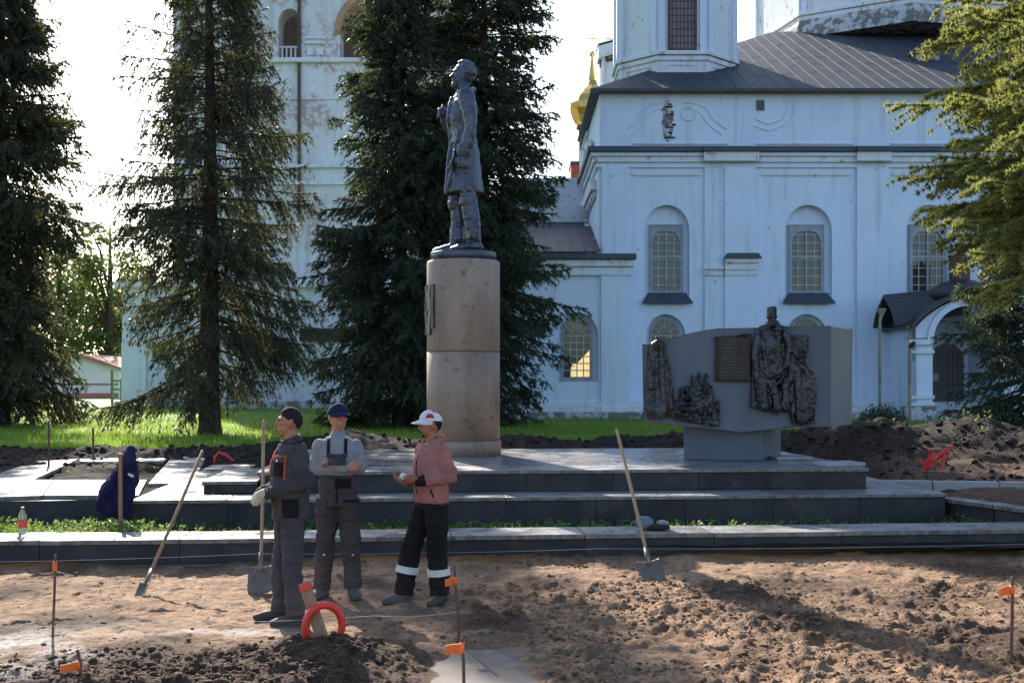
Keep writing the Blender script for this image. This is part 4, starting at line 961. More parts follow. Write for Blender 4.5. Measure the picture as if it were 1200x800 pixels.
# ------------------------------------------------------------------ bell tower
TD = 61.0
def tx(x, D=TD): return (x - 600) / FPX * D
tower = thing('bell_tower', 'tall weathered white brick bell tower with open arches behind the spruces', 'bell tower', (0, 0, 0))
tz = lambda y, D=TD: CAM_H + (HOR - y) / FPX * D
X0, X1 = tx(143), tx(600)
la = [arch_poly(tx(a), tx(b), G - .4, tz(425), tz(402)) for a, b in ((286, 362), (420, 500))]
m = MB(); m.wall(rect(X0, X1, G - .5, tz(330)), [[(x, z + (.02 if i < 2 else 0)) for i, (x, z) in enumerate(l)] for l in la], TD, .7)
m.quad((X0, TD + .7, G - .5), (X1, TD + .7, G - .5), (X1, TD + .7, tz(330)), (X0, TD + .7, tz(330)))
m.quad((X0, TD + 18, G - .5), (X0, TD, G - .5), (X0, TD, tz(330)), (X0, TD + 18, tz(330))); m.quad((X1, TD, G - .5), (X1, TD + 18, G - .5), (X1, TD + 18, tz(330)), (X1, TD, tz(330)))
m.quad((X0, TD, tz(330)), (X1, TD, tz(330)), (X1, TD + 18, tz(330)), (X0, TD + 18, tz(330))); m.build('lower_wall', M['wash_worn'], tower)
UD = TD + 1.6; U0, U1 = tx(203, UD), tx(572, UD); zt = tz(-64, UD)
ux = lambda x: tx(x, UD); uz = lambda y: tz(y, UD)
ops = [arch_poly(ux(272), ux(297), uz(70), uz(30), uz(20)), arch_poly(ux(326), ux(353), uz(70), uz(26), uz(10)), arch_poly(ux(398), ux(492), uz(70), uz(40), uz(-6)), arch_poly(ux(520), ux(548), uz(70), uz(26), uz(10))]
m = MB(); m.wall(rect(U0, U1, tz(330), zt), ops, UD, 1.5); m.build('upper_wall', M['tower'], tower)
m = MB(); m.wall(rect(U0, U1, uz(72), zt), ops, UD + 11.5, -1.4); 
m.build('rear_wall', M['tower'], tower)
m = MB(); m.quad((U0, UD + 12, tz(330)), (U0, UD, tz(330)), (U0, UD, zt), (U0, UD + 12, zt)); m.quad((U1, UD, tz(330)), (U1, UD + 12, tz(330)), (U1, UD + 12, zt), (U1, UD, zt)); m.box(U0, U1, UD + .02, UD + 12, uz(78), uz(74)); m.quad((U0, UD + 12, tz(330)), (U1, UD + 12, tz(330)), (U1, UD + 12, uz(72)), (U0, UD + 12, uz(72))); m.build('side_wall', M['tower'], tower)
m = MB(); m.box(U0, U1, UD, UD + 12, zt, zt + .4); m.build('roof', M['roof'], tower)
m = MB(); a1 = ops[2][2:]; a2 = arch_poly(ux(391), ux(499), 0, uz(42), uz(-14))[2:]; m.prism_y(a1[::-1] + a2, UD - .12, UD - .004); m.build('archivolt', M['arch_in'], tower)
m = MB()
for k in range(len(a1) - 1): m.quad((a1[k+1][0] * 1.0, UD + .05, a1[k+1][1] - .02), (a1[k][0], UD + .05, a1[k][1] - .02), (a1[k][0], UD + 1.45, a1[k][1] - .02), (a1[k+1][0], UD + 1.45, a1[k+1][1] - .02))
m.build('arch_soffit', M['arch_in'], tower)
for y0, y1, pr in ((74, 69, .28), (117, 115, .08), (197, 193.5, .25), (217, 213, .22), (335, 327, .35)):
    m = MB(); m.box(U0 - pr, U1 + pr, UD - pr, UD - .003, uz(y0), uz(y1)); m.box(U0 - pr, U0 - .003, UD, UD + 12, uz(y0), uz(y1)); m.build('cornice', M['wash_worn'], tower, bevel=.02)
m = MB(); m.box(X0 - .3, X1 + .3, TD - .4, TD + .9, tz(337), tz(330.5)); m.build('cornice', M['wash_worn'], tower, bevel=.03)
m = MB(); m.prism_y([(tx(352), tz(400)), (X1, tz(400)), (X1, tz(385)), (tx(352), tz(385))], TD - .25, TD - .003); m.build('ledge_flashing', M['roof'], tower)
for a, b in ((143, 172), (366, 378), (392, 408)):
    m = MB(); m.box(tx(a), tx(b), TD - .12, TD - .003, G - .4, tz(402)); m.build('pilaster', M['wash_worn'], tower)
m = MB(); m.box(X0 - .25, X1 + .2, TD - .35, TD - .004, G - .5, tz(470)); m.build('plinth', M['plinth'], tower)
m = MB(); m.tube([(ux(351), UD - .12, uz(250)), (ux(351), UD - .12, zt)], [.09, .09], 8); m.build('downpipe', M['rust'], tower)
for a in (272, 326, 520):       # balustrades in the openings
    m = MB(); b = a + 27
    m.box(ux(a), ux(b), UD + .35, UD + .5, uz(54), uz(52)); m.box(ux(a), ux(b), UD + .35, UD + .5, uz(69), uz(67))
    for k in range(5): m.box(ux(a + 2 + k * 5.2), ux(a + 4 + k * 5.2), UD + .38, UD + .47, uz(67), uz(54))
    m.build('balustrade', M['wash_worn'], tower)
for a in (360, 371):
    m = MB(); m.box(ux(a), ux(a + 8), UD - .08, UD - .003, uz(65), uz(56)); m.build('panel_moulding', M['wash_worn'], tower)
m = MB(); m.box(ux(358), ux(382), UD - .16, UD - .003, uz(52), uz(50)); m.box(ux(358), ux(382), UD - .12, UD - .003, uz(46), uz(44)); m.build('impost', M['wash_worn'], tower)
m = MB(); m.box(ux(371), ux(374.5), UD - .02, UD + .02, uz(275), uz(265)); m.build('loophole', M['eye'], tower)

# ------------------------------------------------------------------ far white house, post
HD = 96.0
hx = lambda x: (x - 600) / FPX * HD
hz = lambda y: CAM_H + (HOR - y) / FPX * HD
house = thing('white_house', 'low white house with a faded red stripe and terracotta gable edge', 'house', (0, 0, 0))
m = MB(); m.prism_y([(hx(-30), G - .3), (hx(139), G - .3), (hx(139), hz(431)), (hx(85), hz(414)), (hx(-30), hz(414))], HD, HD + 10); m.build('wall', M['house_wall'], house)
m = MB(); m.box(hx(-30), hx(139), HD - .05, HD - .003, hz(451), hz(449)); m.build('stripe', M['red_band'], house)
m = MB(); m.box(hx(-30), hx(139), HD - .08, HD - .004, G - .3, hz(460.5)); m.build('plinth', M['red_band'], house)
m = MB(); m.prism_y([(hx(143), hz(433)), (hx(143), hz(430)), (hx(98), hz(415)), (hx(-35), hz(412)), (hx(-35), hz(416)), (hx(98), hz(419))][::-1], HD - .5, HD + 10.5); m.build('roof', M['terracotta'], house)
GDp = 64.0; p = Vector(((131.5 - 600) / FPX * GDp, GDp, G - .1))
post = thing('gate_post', 'green metal gate post with crossbars beside the bell tower corner', 'gate post', p)
m = MB(); m.box(-.06, .06, -.06, .06, 0, 2.1); m.build('upright', M['green_post'], post)
m = MB(); m.box(.44, .54, -.05, .05, 0, 1.6); m.build('upright', M['green_post'], post)
for z in (.5, 1.0, 1.45):
    m = MB(); m.box(.061, .439, -.03, .03, z, z + .1); m.build('crossbar', M['green_post'], post)

# ------------------------------------------------------------------ trees
def unit(a): return a / (np.linalg.norm(a, axis=-1, keepdims=True) + 1e-9)
def strips(P, r):
    """thin 3-sided tubes along polylines P (n, k, 3) with radii r (n, k)"""
    n, k, _ = P.shape; T = unit(np.gradient(P, axis=1)); up = np.array([0., 0, 1]); A = unit(np.cross(T, up + np.array([.01, .02, 0]))); B = np.cross(T, A)
    V = np.stack([P + r[..., None] * (A * math.cos(a) + B * math.sin(a)) for a in (0, 2.094, 4.189)], 2)      # n,k,3,3
    idx = np.arange(n * k * 3).reshape(n, k, 3); a, b = idx[:, :-1], idx[:, 1:]
    F = np.stack([a, np.roll(a, -1, 2), np.roll(b, -1, 2), b], -1).reshape(-1, 4)
    return V.reshape(-1, 3), F
def needles(Q, T, L, W_, per=2, spread=.8, down=0.0):
    """flat tapered needle tufts at points Q with twig direction T"""
    n = len(Q); Q = np.repeat(Q, per, 0); T = np.repeat(T, per, 0); m = n * per
    R = unit(RNG.normal(size=(m, 3))); S = unit(np.cross(T, R)); D = unit(T * (.55 + .5 * RNG.random((m, 1))) + S * spread * (RNG.random((m, 1)) * 2 - 1) * 1.2 + np.array([0, 0, -down]))
    N = unit(np.cross(D, unit(RNG.normal(size=(m, 3))))); l = (L * (.6 + .8 * RNG.random(m)))[:, None]; w = (W_ * (.6 + .8 * RNG.random(m)))[:, None]
    A = Q - N * w / 2; B = Q + N * w / 2; C = Q + D * l
    V = np.stack([A, B, C], 1).reshape(-1, 3); return V, np.arange(3 * m).reshape(-1, 3)

def spruce(name, label, x, y, z, H, R, z_low, dens=1.0, droop=.35, twig_drop=.5, mat='ndl_a', tuft=(.10, .028), sparse=.0, trunk_r=.28, prof=.75, spacing=.10, az_range=None, zmax=None, per=2, group='spruce trees', tspread=.9, tw=.46, rag=.45, seed=1):
    global RNG
    RNG = np.random.default_rng(seed)
    t = thing(name, label, 'spruce', (x, y, z), 0, group)
    m = MB(); m.smooth = True
    zz = [-.3, 0, .3, 1.0, H * .3, H * .6, H * .85, H]; rr = [1.6, 1.35, 1.1, 1.0, .8, .48, .2, .04]
    m.tube([(RNG.normal() * .02 * (k > 2), RNG.normal() * .02 * (k > 2), q) for k, q in enumerate(zz)], [trunk_r * q for q in rr], 12, caps=False); m.build('trunk', M['bark'], t)
    zs = []; q = z_low
    while q < (zmax or H * .985):
        f = 1 - q / H; nb = int(round((6 + 4 * RNG.random()) * dens)); zs += [q + RNG.normal() * .12 for _ in range(nb)]; q += (.42 - .18 * (1 - f)) * (.8 + .4 * RNG.random())
    zs = np.array(zs); n = len(zs); f = np.clip(1 - zs / H, .01, 1)
    phi = RNG.random(n) * 6.283 if az_range is None else az_range[0] + RNG.random(n) * (az_range[1] - az_range[0])
    skirt = .78 + .22 * sstep(z_low, z_low + 2.0, zs)
    lay = fbm(np.cos(phi) * 1.6 + zs * .35 + seed, np.sin(phi) * 1.6 + zs * 1.15, 1.0, 2, seed)       # boughs gather in uneven layers with gaps between
    L = R * f ** prof * skirt * (.80 + .30 * RNG.random(n)) * (1 + rag * (np.clip((lay - .5) * 3.2, -.85, .75))) * (1 - sparse * (RNG.random(n) < .35) * .55) + .15
    k = 9; s = np.linspace(0, 1, k)[None, :]
    up0 = .35 * (1 - f) - droop * f * .55 + RNG.normal(size=n) * .07          # start slope
    rise = up0[:, None] * s - droop * (1.1 * s ** 2) * (.4 + f[:, None]) + .62 * droop * s ** 3.2 * (.6 + f[:, None])
    wob = np.cumsum(RNG.normal(size=(n, k)) * .025, 1)
    ph = phi[:, None] + wob
    P = np.stack([np.cos(ph) * L[:, None] * s, np.sin(ph) * L[:, None] * s, zs[:, None] + L[:, None] * rise], -1)
    rb = (.010 + .010 * L[:, None]) * (1 - .85 * s)
    bv, bf = strips(P, rb)
    # side twigs
    reps = np.maximum(3, (L / spacing).astype(int)); bi = np.repeat(np.arange(n), reps); m_ = len(bi)
    tt = .12 + .88 * RNG.random(m_) ** .8; 
    if sparse: keep = RNG.random(m_) > sparse * .6 * (1 - tt); bi, tt = bi[keep], tt[keep]; m_ = len(bi)
    fi = tt * (k - 1); i0 = np.minimum(fi.astype(int), k - 2); fr = (fi - i0)[:, None]
    B0 = P[bi, i0] * (1 - fr) + P[bi, i0 + 1] * fr; BT = unit(P[bi, i0 + 1] - P[bi, i0])
    side = np.where(RNG.random(m_) < .5, -1., 1.)[:, None]; S = unit(np.cross(BT, np.array([0., 0, 1]))) * side
    tl = (.12 + tw * L[bi] ** .6 * (1.02 - tt) ** .55 * (.4 + .9 * RNG.random(m_)) + .08 * RNG.random(m_))
    TD_ = unit(BT * .75 + S * (.35 + .75 * RNG.random((m_, 1))) + np.array([0, 0, -1.0]) * twig_drop * (.2 + 1.0 * RNG.random((m_, 1))))
    tip = rng_ok = RNG.random(m_) < .06; 
    kk = 4; ss = np.linspace(0, 1, kk)[None, :, None]
    TP = B0[:, None] + TD_[:, None] * tl[:, None, None] * ss + np.array([0, 0, -1.0]) * twig_drop * .45 * tl[:, None, None] * ss ** 2
    tv, tf = strips(TP, np.repeat((.005 * (1 - .7 * np.linspace(0, 1, kk)))[None], m_, 0))
    # needle tufts along twigs, and on the outer half of the branches
    reps = np.maximum(2, (tl / (tuft[0] * .42)).astype(int)); ti = np.repeat(np.arange(m_), reps); u = RNG.random(len(ti))
    live = RNG.random(len(ti)) < 1 - sparse * .5 * (1 - tt[ti]); ti, u = ti[live], u[live]
    fi = u * (kk - 1); i0 = np.minimum(fi.astype(int), kk - 2); fr = (fi - i0)[:, None]
    Q = TP[ti, i0] * (1 - fr) + TP[ti, i0 + 1] * fr; QT = unit(TP[ti, i0 + 1] - TP[ti, i0])
    v1, f1 = needles(Q, QT, tuft[0], tuft[1], per, tspread, .15)
    reps = np.maximum(2, (L / (tuft[0] * .4)).astype(int)); bi2 = np.repeat(np.arange(n), reps); u = .35 + .65 * RNG.random(len(bi2))
    fi = u * (k - 1); i0 = np.minimum(fi.astype(int), k - 2); fr = (fi - i0)[:, None]
    v2, f2 = needles(P[bi2, i0] * (1 - fr) + P[bi2, i0 + 1] * fr, unit(P[bi2, i0 + 1] - P[bi2, i0]), tuft[0], tuft[1], per, tspread)
    np_mesh('branches', np.concatenate([bv, tv]), np.concatenate([bf, tf + len(bv)]), M['twig'], t)
    np_mesh('crown', np.concatenate([v1, v2]), np.concatenate([f1, f2 + len(v1)]), M[mat], t)
    print('TREE', label[:30], len(f1)+len(f2), 'needles', len(bf)+len(tf), 'twig quads')
    return t
def at(xp, D): return ((xp - 600) / FPX * D, D, LAWN_Z - .03)
spruce('spruce_tree', 'tall brownish drooping spruce at the left edge of the lawn', *at(0, 38), H=19.5, R=2.8, z_low=1.1, dens=1.75, droop=.40, twig_drop=.75, mat='ndl_a', sparse=.10, trunk_r=.30, prof=.55, tuft=(.14, .036), spacing=.085, per=3, seed=11)
spruce('spruce_tree', 'sparse ragged spruce with bare twigs between the left edge and the statue', *at(246, 31), H=15.2, R=2.85, z_low=1.55, dens=1.35, droop=.36, twig_drop=.95, mat='ndl_a', sparse=.34, trunk_r=.27, prof=.64, rag=.5, tuft=(.115, .026), spacing=.075, per=3, seed=12)
spruce('spruce_tree', 'dense dark spruce standing just left of the statue pedestal', *at(470, 36), H=16.2, R=2.8, z_low=.6, dens=1.65, droop=.34, twig_drop=.6, mat='ndl_b', sparse=.06, trunk_r=.24, prof=.70, tuft=(.14, .036), spacing=.085, per=3, seed=13)
spruce('spruce_tree', 'dense dark spruce right behind the statue pedestal', *at(565, 37), H=19, R=2.4, z_low=.5, dens=1.65, droop=.32, twig_drop=.55, mat='ndl_b', sparse=.05, trunk_r=.24, prof=.40, tuft=(.14, .036), spacing=.085, per=3, seed=14)
spruce('spruce_tree', 'young dark spruce with low branches in front of the church porch', *at(1212, 29), H=6.2, R=2.35, z_low=.30, dens=1.5, droop=.30, twig_drop=.45, mat='ndl_b', trunk_r=.14, prof=.75, tuft=(.12, .036), spacing=.075, seed=15)
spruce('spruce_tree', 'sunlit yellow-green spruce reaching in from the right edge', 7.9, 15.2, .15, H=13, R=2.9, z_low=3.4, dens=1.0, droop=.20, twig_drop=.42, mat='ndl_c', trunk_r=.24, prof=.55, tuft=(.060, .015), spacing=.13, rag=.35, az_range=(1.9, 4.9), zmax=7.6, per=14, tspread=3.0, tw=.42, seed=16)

def broadleaf(name, label, x, y, z, H, R, n, size, seed, lobes=16):
    global RNG
    RNG = np.random.default_rng(seed); t = thing(name, label, 'tree', (x, y, z), 0, 'trees beyond the white house')
    m = MB(); m.tube([(0, 0, -.3), (0, .05, H * .3), (.1, 0, H * .55), (.05, .1, H * .9)], [R * .09, R * .07, R * .05, R * .015], 9)
    C = []
    for k in range(lobes):
        a = RNG.random() * 6.28; h = H * (.14 + .78 * RNG.random()); r = R * (.25 + .6 * RNG.random()) * (1 - .55 * abs(h / H - .55) * 1.6); c = np.array([math.cos(a) * r, math.sin(a) * r, h]); C.append((c, R * (.22 + .28 * RNG.random())))
        m.tube([(0, 0, h * .62), tuple(c * .55 + np.array([0, 0, h * .36])), tuple(c)], [R * .03, R * .02, R * .006], 6)
    m.build('trunk', M['bark'], t)
    P = []; 
    for c, r in C:
        q = unit(RNG.normal(size=(n // lobes, 3))) * (r * (.35 + .65 * RNG.random((n // lobes, 1)) ** .5)); P.append(c + q * np.array([1, 1, .8]))
    P = np.concatenate(P); D = RNG.normal(size=P.shape); V, F = leaves(P, D, size * (.6 + .8 * RNG.random(len(P))), .7); np_mesh('crown', V, F, M['leaf_far'], t)
for k, (xp, D, H, R) in enumerate(((128, 118, 18, 6.0), (70, 125, 16, 6), (20, 122, 17, 6), (-45, 120, 18, 6.5), (152, 130, 14, 4.5))):
    lab = ['pale green broadleaf tree between the left spruce and the bell tower', 'broadleaf tree behind the gable of the white house', 'broadleaf tree half hidden by the left spruce', 'broadleaf tree beyond the left edge of the lawn', 'low broadleaf tree close to the bell tower corner'][k]
    broadleaf('broadleaf_tree', lab, *at(xp, D), H=H, R=R, n=5200, size=.42, seed=40 + k)
def bush(name, label, x, y, z, R, H, n, seed):
    global RNG
    RNG = np.random.default_rng(seed); t = thing(name, label, 'bush', (x, y, z), 0)
    q = unit(RNG.normal(size=(n, 3))) * (RNG.random((n, 1)) ** .5); q[:, 2] = np.abs(q[:, 2]); V, F = leaves(q * np.array([R, R * .7, H]), RNG.normal(size=(n, 3)), .05 + .07 * RNG.random(n), .6); np_mesh('foliage', V, F, M['ndl_b'], t)
    m = MB()
    for k in range(5): a = k * 1.3; m.tube([(0, 0, -.05), (math.cos(a) * R * .5, math.sin(a) * R * .4, H * .7)], [.015, .006], 5)
    m.build('stems', M['twig'], t)
bush('bush', 'dark low bush at the church wall beside the downpipe', *at(1035, 40.5), R=.85, H=.65, n=1500, seed=61)
RNG = np.random.default_rng(99)

# ------------------------------------------------------------------ statue on its column
PC = pz(543, 527, Z3); PC.y = 19.0; PC.x = (543 - 600) / FPX * 19.0      # pedestal axis
ps = thing('pedestal', 'tall round brown granite pedestal under the bronze statue', 'pedestal', (PC.x, PC.y, Z3))
rp = 43.5 / FPX * 18.7
hz_ = lambda y: CAM_H + (HOR - y) / FPX * 18.6 - Z3
def lathe_part(name, prof, mat, n=48, bevel=0.0):
    m = MB(); m.lathe(prof, (0, 0, 0), n); o = m.build(name, mat, ps)
    o.data.polygons.foreach_set('use_smooth', [len(f.vertices) == 4 and abs(f.normal.z) < .5 for f in o.data.polygons]); return o
lathe_part('base_drum', [(rp * 1.035, 0), (rp * 1.035, hz_(519)), (rp * 1.02, hz_(517))], M['pedestal'])
lathe_part('column_drum', [(rp, hz_(517) + .002), (rp, hz_(412.5)), (rp - .012, hz_(412))], M['pedestal'])
lathe_part('column_drum', [(rp - .012, hz_(411.5)), (rp, hz_(410)), (rp, hz_(306)), (rp - .02, hz_(303.5))], M['pedestal'])
lathe_part('statue_base', [(rp * .90, hz_(303.4)), (rp * .90, hz_(294)), (rp * .88, hz_(293))], M['statue'])
m = MB()
for k in range(6):     # curved relief plate on the left flank
    for j in range(8):
        a0, a1 = math.radians(168 + 9 * k), math.radians(168 + 9 * (k + 1)); z0, z1 = hz_(392) + (hz_(333) - hz_(392)) * j / 8, hz_(392) + (hz_(333) - hz_(392)) * (j + 1) / 8
        if j == 0 and k == 5: continue
        r = rp + .030 + .006 * math.sin(k * 1.7 + j * 1.3); i = len(m.v)
        m.v += [(math.cos(a) * q, math.sin(a) * q, z) for q in (rp - .02, r) for z in (z0, z1) for a in (a0, a1)]
        for f in ((4, 5, 7, 6), (0, 4, 6, 2), (5, 1, 3, 7), (6, 7, 3, 2), (0, 1, 5, 4)): m.face([i + q for q in f])
m.build('relief_plate', M['relief'], ps)

# statue figure, modelled 1.75 high, front = -y, its left side = +x
m = MB()
def limb(mb, pts, rad, seg=12): mb.tube(pts, rad, seg)
for sx, fy, ky in ((1, .07, .03), (-1, -.10, -.07)):          # legs with high boots; the far leg steps forward
    x = .095 * sx
    limb(m, [(x, 0, .92), (x * 1.05, ky * .7, .70), (x * 1.1, ky, .50), (x * 1.1, fy * .6 + .02, .30), (x * 1.1, fy + .02, .10)], [.10, .090, .074, .080, .058])
    m.tube([(x * 1.1, ky, .49), (x * 1.1, ky * .9, .42)], [(.086, .086), (.080, .082)], 12, caps=False)
    for q in range(4): limb(m, [(x * 1.1 - .03, fy * .8 + .0, .13 + q * .028), (x * 1.1 + .03, fy * .8 + .03, .14 + q * .028)], [.056, .056])
    limb(m, [(x * 1.1, fy + .06, .040), (x * 1.15, fy - .04, .045), (x * 1.25, fy - .14, .032), (x * 1.3, fy - .185, .027)], [(.050, .042), (.054, .05), (.048, .034), (.034, .022)])
# coat: fitted bodice, belt and skirt with folds
m.tube([(0, .005, .545), (0, .005, .60), (0, .01, .75), (0, .01, .92), (0, .0, 1.02), (0, -.01, 1.12), (0, -.02, 1.24), (0, -.008, 1.35), (0, .005, 1.44), (0, .0, 1.49)], [(.176, .170), (.178, .163), (.174, .142), (.166, .126), (.148, .106), (.160, .118), (.180, .136), (.188, .126), (.14, .095), (.07, .07)], 22, caps=False)
m.tube([(0, .0, 1.00), (0, .0, 1.04)], [(.162, .122), (.162, .122)], 18, caps=False)
for q in range(6):           # skirt folds
    a = (.1, 1.3, 2.2, 3.3, 4.35, 5.5)[q]; m.tube([(math.cos(a) * .15, math.sin(a) * .11, .97), (math.cos(a) * .178, math.sin(a) * .142, .76), (math.cos(a + .1) * .188, math.sin(a + .1) * .160, .555)], [.010, .016, .022], 8)
for s_, zz_ in ((.17, .60), (.10, .58), (.185, .74)): m.tube([(.10, -.09, 1.0), (s_, -.10, .84), (s_ * .75, -.155, zz_)], [.008, .014, .016], 8)
m.tube([(.03, -.165, .55), (.0, -.15, .80), (-.02, -.125, 1.02), (-.01, -.145, 1.2), (0, -.12, 1.40)], [.026, .022, .020, .022, .022], 8)
for s_ in (-1, 1): m.tube([(.03 * s_, -.12, 1.41), (.075 * s_, -.13, 1.33), (.055 * s_, -.148, 1.22), (.02 * s_, -.145, 1.15)], [.02, .028, .026, .014], 8)
m.tube([(.02, -.06, 1.47), (.09, -.05, 1.46), (.09, .05, 1.48), (0, .085, 1.50), (-.09, .05, 1.48), (-.09, -.05, 1.46), (-.03, -.07, 1.46)], [.026] * 7, 8)
# near (left) arm hanging, fist at the thigh
limb(m, [(.185, .01, 1.40), (.215, .035, 1.24), (.228, .05, 1.12), (.228, .02, .98), (.222, -.02, .88)], [.080, .066, .060, .056, .048])
for q in range(0): limb(m, [(.20, .02, 1.02 + q * .045), (.25, .05, 1.035 + q * .045)], [.055, .052])
m.tube([(.223, -.018, .915), (.223, -.02, .885)], [.060, .060], 12)
m.ball((.222, -.03, .80), (.036, .046, .058))
for k in range(4): limb(m, [(.244, -.055 + k * .022, .80), (.24, -.058 + k * .022, .755), (.212, -.055 + k * .022, .745)], [.013, .013, .012], 8)
limb(m, [(.225, -.075, .82), (.215, -.085, .78)], [.014, .012], 8)
# far (right) arm bent, fist before the chest
limb(m, [(-.185, 0, 1.40), (-.225, -.02, 1.26), (-.225, -.05, 1.13), (-.16, -.14, 1.18), (-.11, -.180, 1.25)], [.078, .068, .064, .056, .048])
m.ball((-.085, -.195, 1.295), (.042, .042, .055))
for k in range(4): limb(m, [(-.06, -.205, 1.33 - k * .022), (-.035, -.228, 1.33 - k * .022), (-.05, -.240, 1.325 - k * .022)], [.013, .013, .012], 8)
limb(m, [(-.09, -.18, 1.345), (-.06, -.20, 1.358)], [.015, .012], 8)
# head turned level, wavy hair, beard
limb(m, [(0, .0, 1.46), (0, -.012, 1.54)], [.062, .056])
m.ball((0, -.008, 1.645), (.070, .092, .112)); m.ball((0, -.050, 1.585), (.052, .055, .055)); m.tube([(0, -.098, 1.655), (0, -.126, 1.618), (0, -.106, 1.607)], [.011, .017, .014], 8)
m.ball((0, -.090, 1.545), (.036, .032, .042)); m.tube([(-.03, -.094, 1.59), (0, -.112, 1.594), (.03, -.094, 1.59)], [.010, .013, .010], 8); m.tube([(-.045, -.085, 1.672), (0, -.100, 1.675), (.045, -.085, 1.672)], [.011, .012, .011], 8)
m.ball((.069, .005, 1.635), (.012, .024, .034)); m.ball((-.069, .005, 1.635), (.012, .024, .034))
random.seed(12)
for k in range(70):
    a = random.uniform(0, 6.28); h = random.uniform(-.45, 1.0); r = math.sqrt(max(0, 1 - h * h)); p = Vector((.072 * r * math.cos(a), .002 + .096 * r * math.sin(a), 1.652 + .110 * h))
    if p.y < -.062 and p.z < 1.715: continue
    if p.y < -.01 and p.z < 1.665: continue
    m.ball(p, (.020, .020, .020), 8, 6)
st = thing('statue', 'dark grey bronze statue of a bearded man in a long coat facing left', 'statue', (PC.x + .02, PC.y, Z3 + hz_(293)), math.radians(-86))
fig = organic(m, 'figure', M['statue'], st, .0075, 2, ((.09, .020), (.035, .012)))
SS = 225 / FPX * 18.95 / 1.765
st.scale = (SS, SS, SS)
# coat seams, pocket and cuffs follow the figure

# ------------------------------------------------------------------ memorial wall with bronze reliefs
MWx, MWy = (852 - 600) / FPX * 17.55, 17.55
mw = thing('memorial_wall', 'grey memorial block on a narrow foot with dark bronze reliefs', 'monument', (0, 0, 0))
def mp(x, y, D=17.35): return ((x - 600) / FPX * D, CAM_H + (HOR - y) / FPX * D)
D0 = 17.35
front = [mp(*p) for p in ((754, 494), (800, 499), (843, 503), (868, 505), (896, 503.5), (920, 500), (972, 499.5), (972, 382.5), (893, 384), (840, 385), (825, 387), (806, 391), (788, 396.5), (781, 399), (781, 404), (752.5, 404))]
# the block is a prism whose front is turned a little to the left and whose right flank shows
def lean(x, y): return x, y
m = MB(); n = len(front); tess = tessellate_polygon([[Vector((a, b, 0)) for a, b in front]])
y_of = lambda x: D0 - .28 + (x - mp(752, 0)[0]) * -.0 
back_off = lambda x: .42
i = 0
for yy in (0, 1):
    for (x, z) in front:
        if yy == 0: m.v.append((x, D0 - .05, z))
        else: m.v.append((x * (D0 + 1.25) / (D0 + 1.25) + .62, D0 + 1.05, z))
for k in range(n): a, b = k, (k + 1) % n; m.face((a, b, n + b, n + a))
for t in tess: m.face(t); m.face((n + t[2], n + t[1], n + t[0]))
blk = m.build('block', M['slab'], mw, bevel=.01)
def foot_poly(): return [pz(801, 538.5, Z3), pz(893, 540.3, Z3), pz(915, 533, Z3), pz(826, 531, Z3)]
fp = [(p.x, p.y) for p in foot_poly()]
m = MB(); m.prism_z(fp, Z3 + .001, mp(0, 500)[1]); m.build('foot', M['slab'], mw, bevel=.01)

def relief_sheet(name, outline, fh, mat, y0, thick=.05, res=.02, seed=0):
    """cast relief: height field inside an outline (photo pixels), with side walls and a back"""
    pts = [mp(*p) for p in outline]; xs_ = [p[0] for p in pts]; zs_ = [p[1] for p in pts]
    X = np.arange(min(xs_) - res, max(xs_) + res, res); Z = np.arange(min(zs_) - res, max(zs_) + res, res); XX, ZZ = np.meshgrid(X, Z)
    def inside(x, z):
        c = np.zeros(x.shape, bool); j = len(pts) - 1
        for i in range(len(pts)):
            xi, zi = pts[i]; xj, zj = pts[j]
            if zi != zj: c ^= ((zi > z) != (zj > z)) & (x < (xj - xi) * (z - zi) / (zj - zi) + xi)
            j = i
        return c
    cxs, czs = (XX[:-1, :-1] + XX[1:, 1:]) / 2, (ZZ[:-1, :-1] + ZZ[1:, 1:]) / 2; ins = inside(cxs + (fbm(cxs, czs, 9, 2, seed) - .5) * .03, czs + (fbm(czs, cxs, 9, 2, seed + 3) - .5) * .03)
    h = fh(XX, ZZ); nz, nx = XX.shape; N = nx * nz
    V = np.concatenate([np.stack([XX, y0 - thick - h, ZZ], -1).reshape(-1, 3), np.stack([XX, np.full_like(XX, y0), ZZ], -1).reshape(-1, 3)])
    id_ = np.arange(N).reshape(nz, nx); F = []
    fr = np.argwhere(ins)
    for r, c in fr:
        a, b, d, e = id_[r, c], id_[r, c + 1], id_[r + 1, c + 1], id_[r + 1, c]; F.append((a, b, d, e)); F.append((N + e, N + d, N + b, N + a))
        if r == 0 or not ins[r - 1, c]: F.append((N + a, N + b, b, a))
        if r == ins.shape[0] - 1 or not ins[r + 1, c]: F.append((e, d, N + d, N + e))
        if c == 0 or not ins[r, c - 1]: F.append((N + e, N + a, a, e))
        if c == ins.shape[1] - 1 or not ins[r, c + 1]: F.append((b, N + b, N + d, d))
    F = np.array(F); u, inv = np.unique(F, return_inverse=True); o = np_mesh(name, V[u], inv.reshape(F.shape), mat, mw)
    return o
FY = D0 - .052
def px_field(fn):
    def f(X, Z): return fn(600 + X / D0 * FPX, HOR - (Z - CAM_H) / D0 * FPX)
    return f
def g2(x, y, cx_, cy_, rx, ry): return np.exp(-(((x - cx_) / rx) ** 2 + ((y - cy_) / ry) ** 2))
def f_column(x, y): return .05 * np.cos((x - 770) / 9.0) + .02 * sstep(.45, .7, fbm(x, y * .3, .25, 3, 3)) + .012 * fbm(x, y * .4, .4, 2, 5) + .05 * g2(x, y, 772, 480, 20, 12)
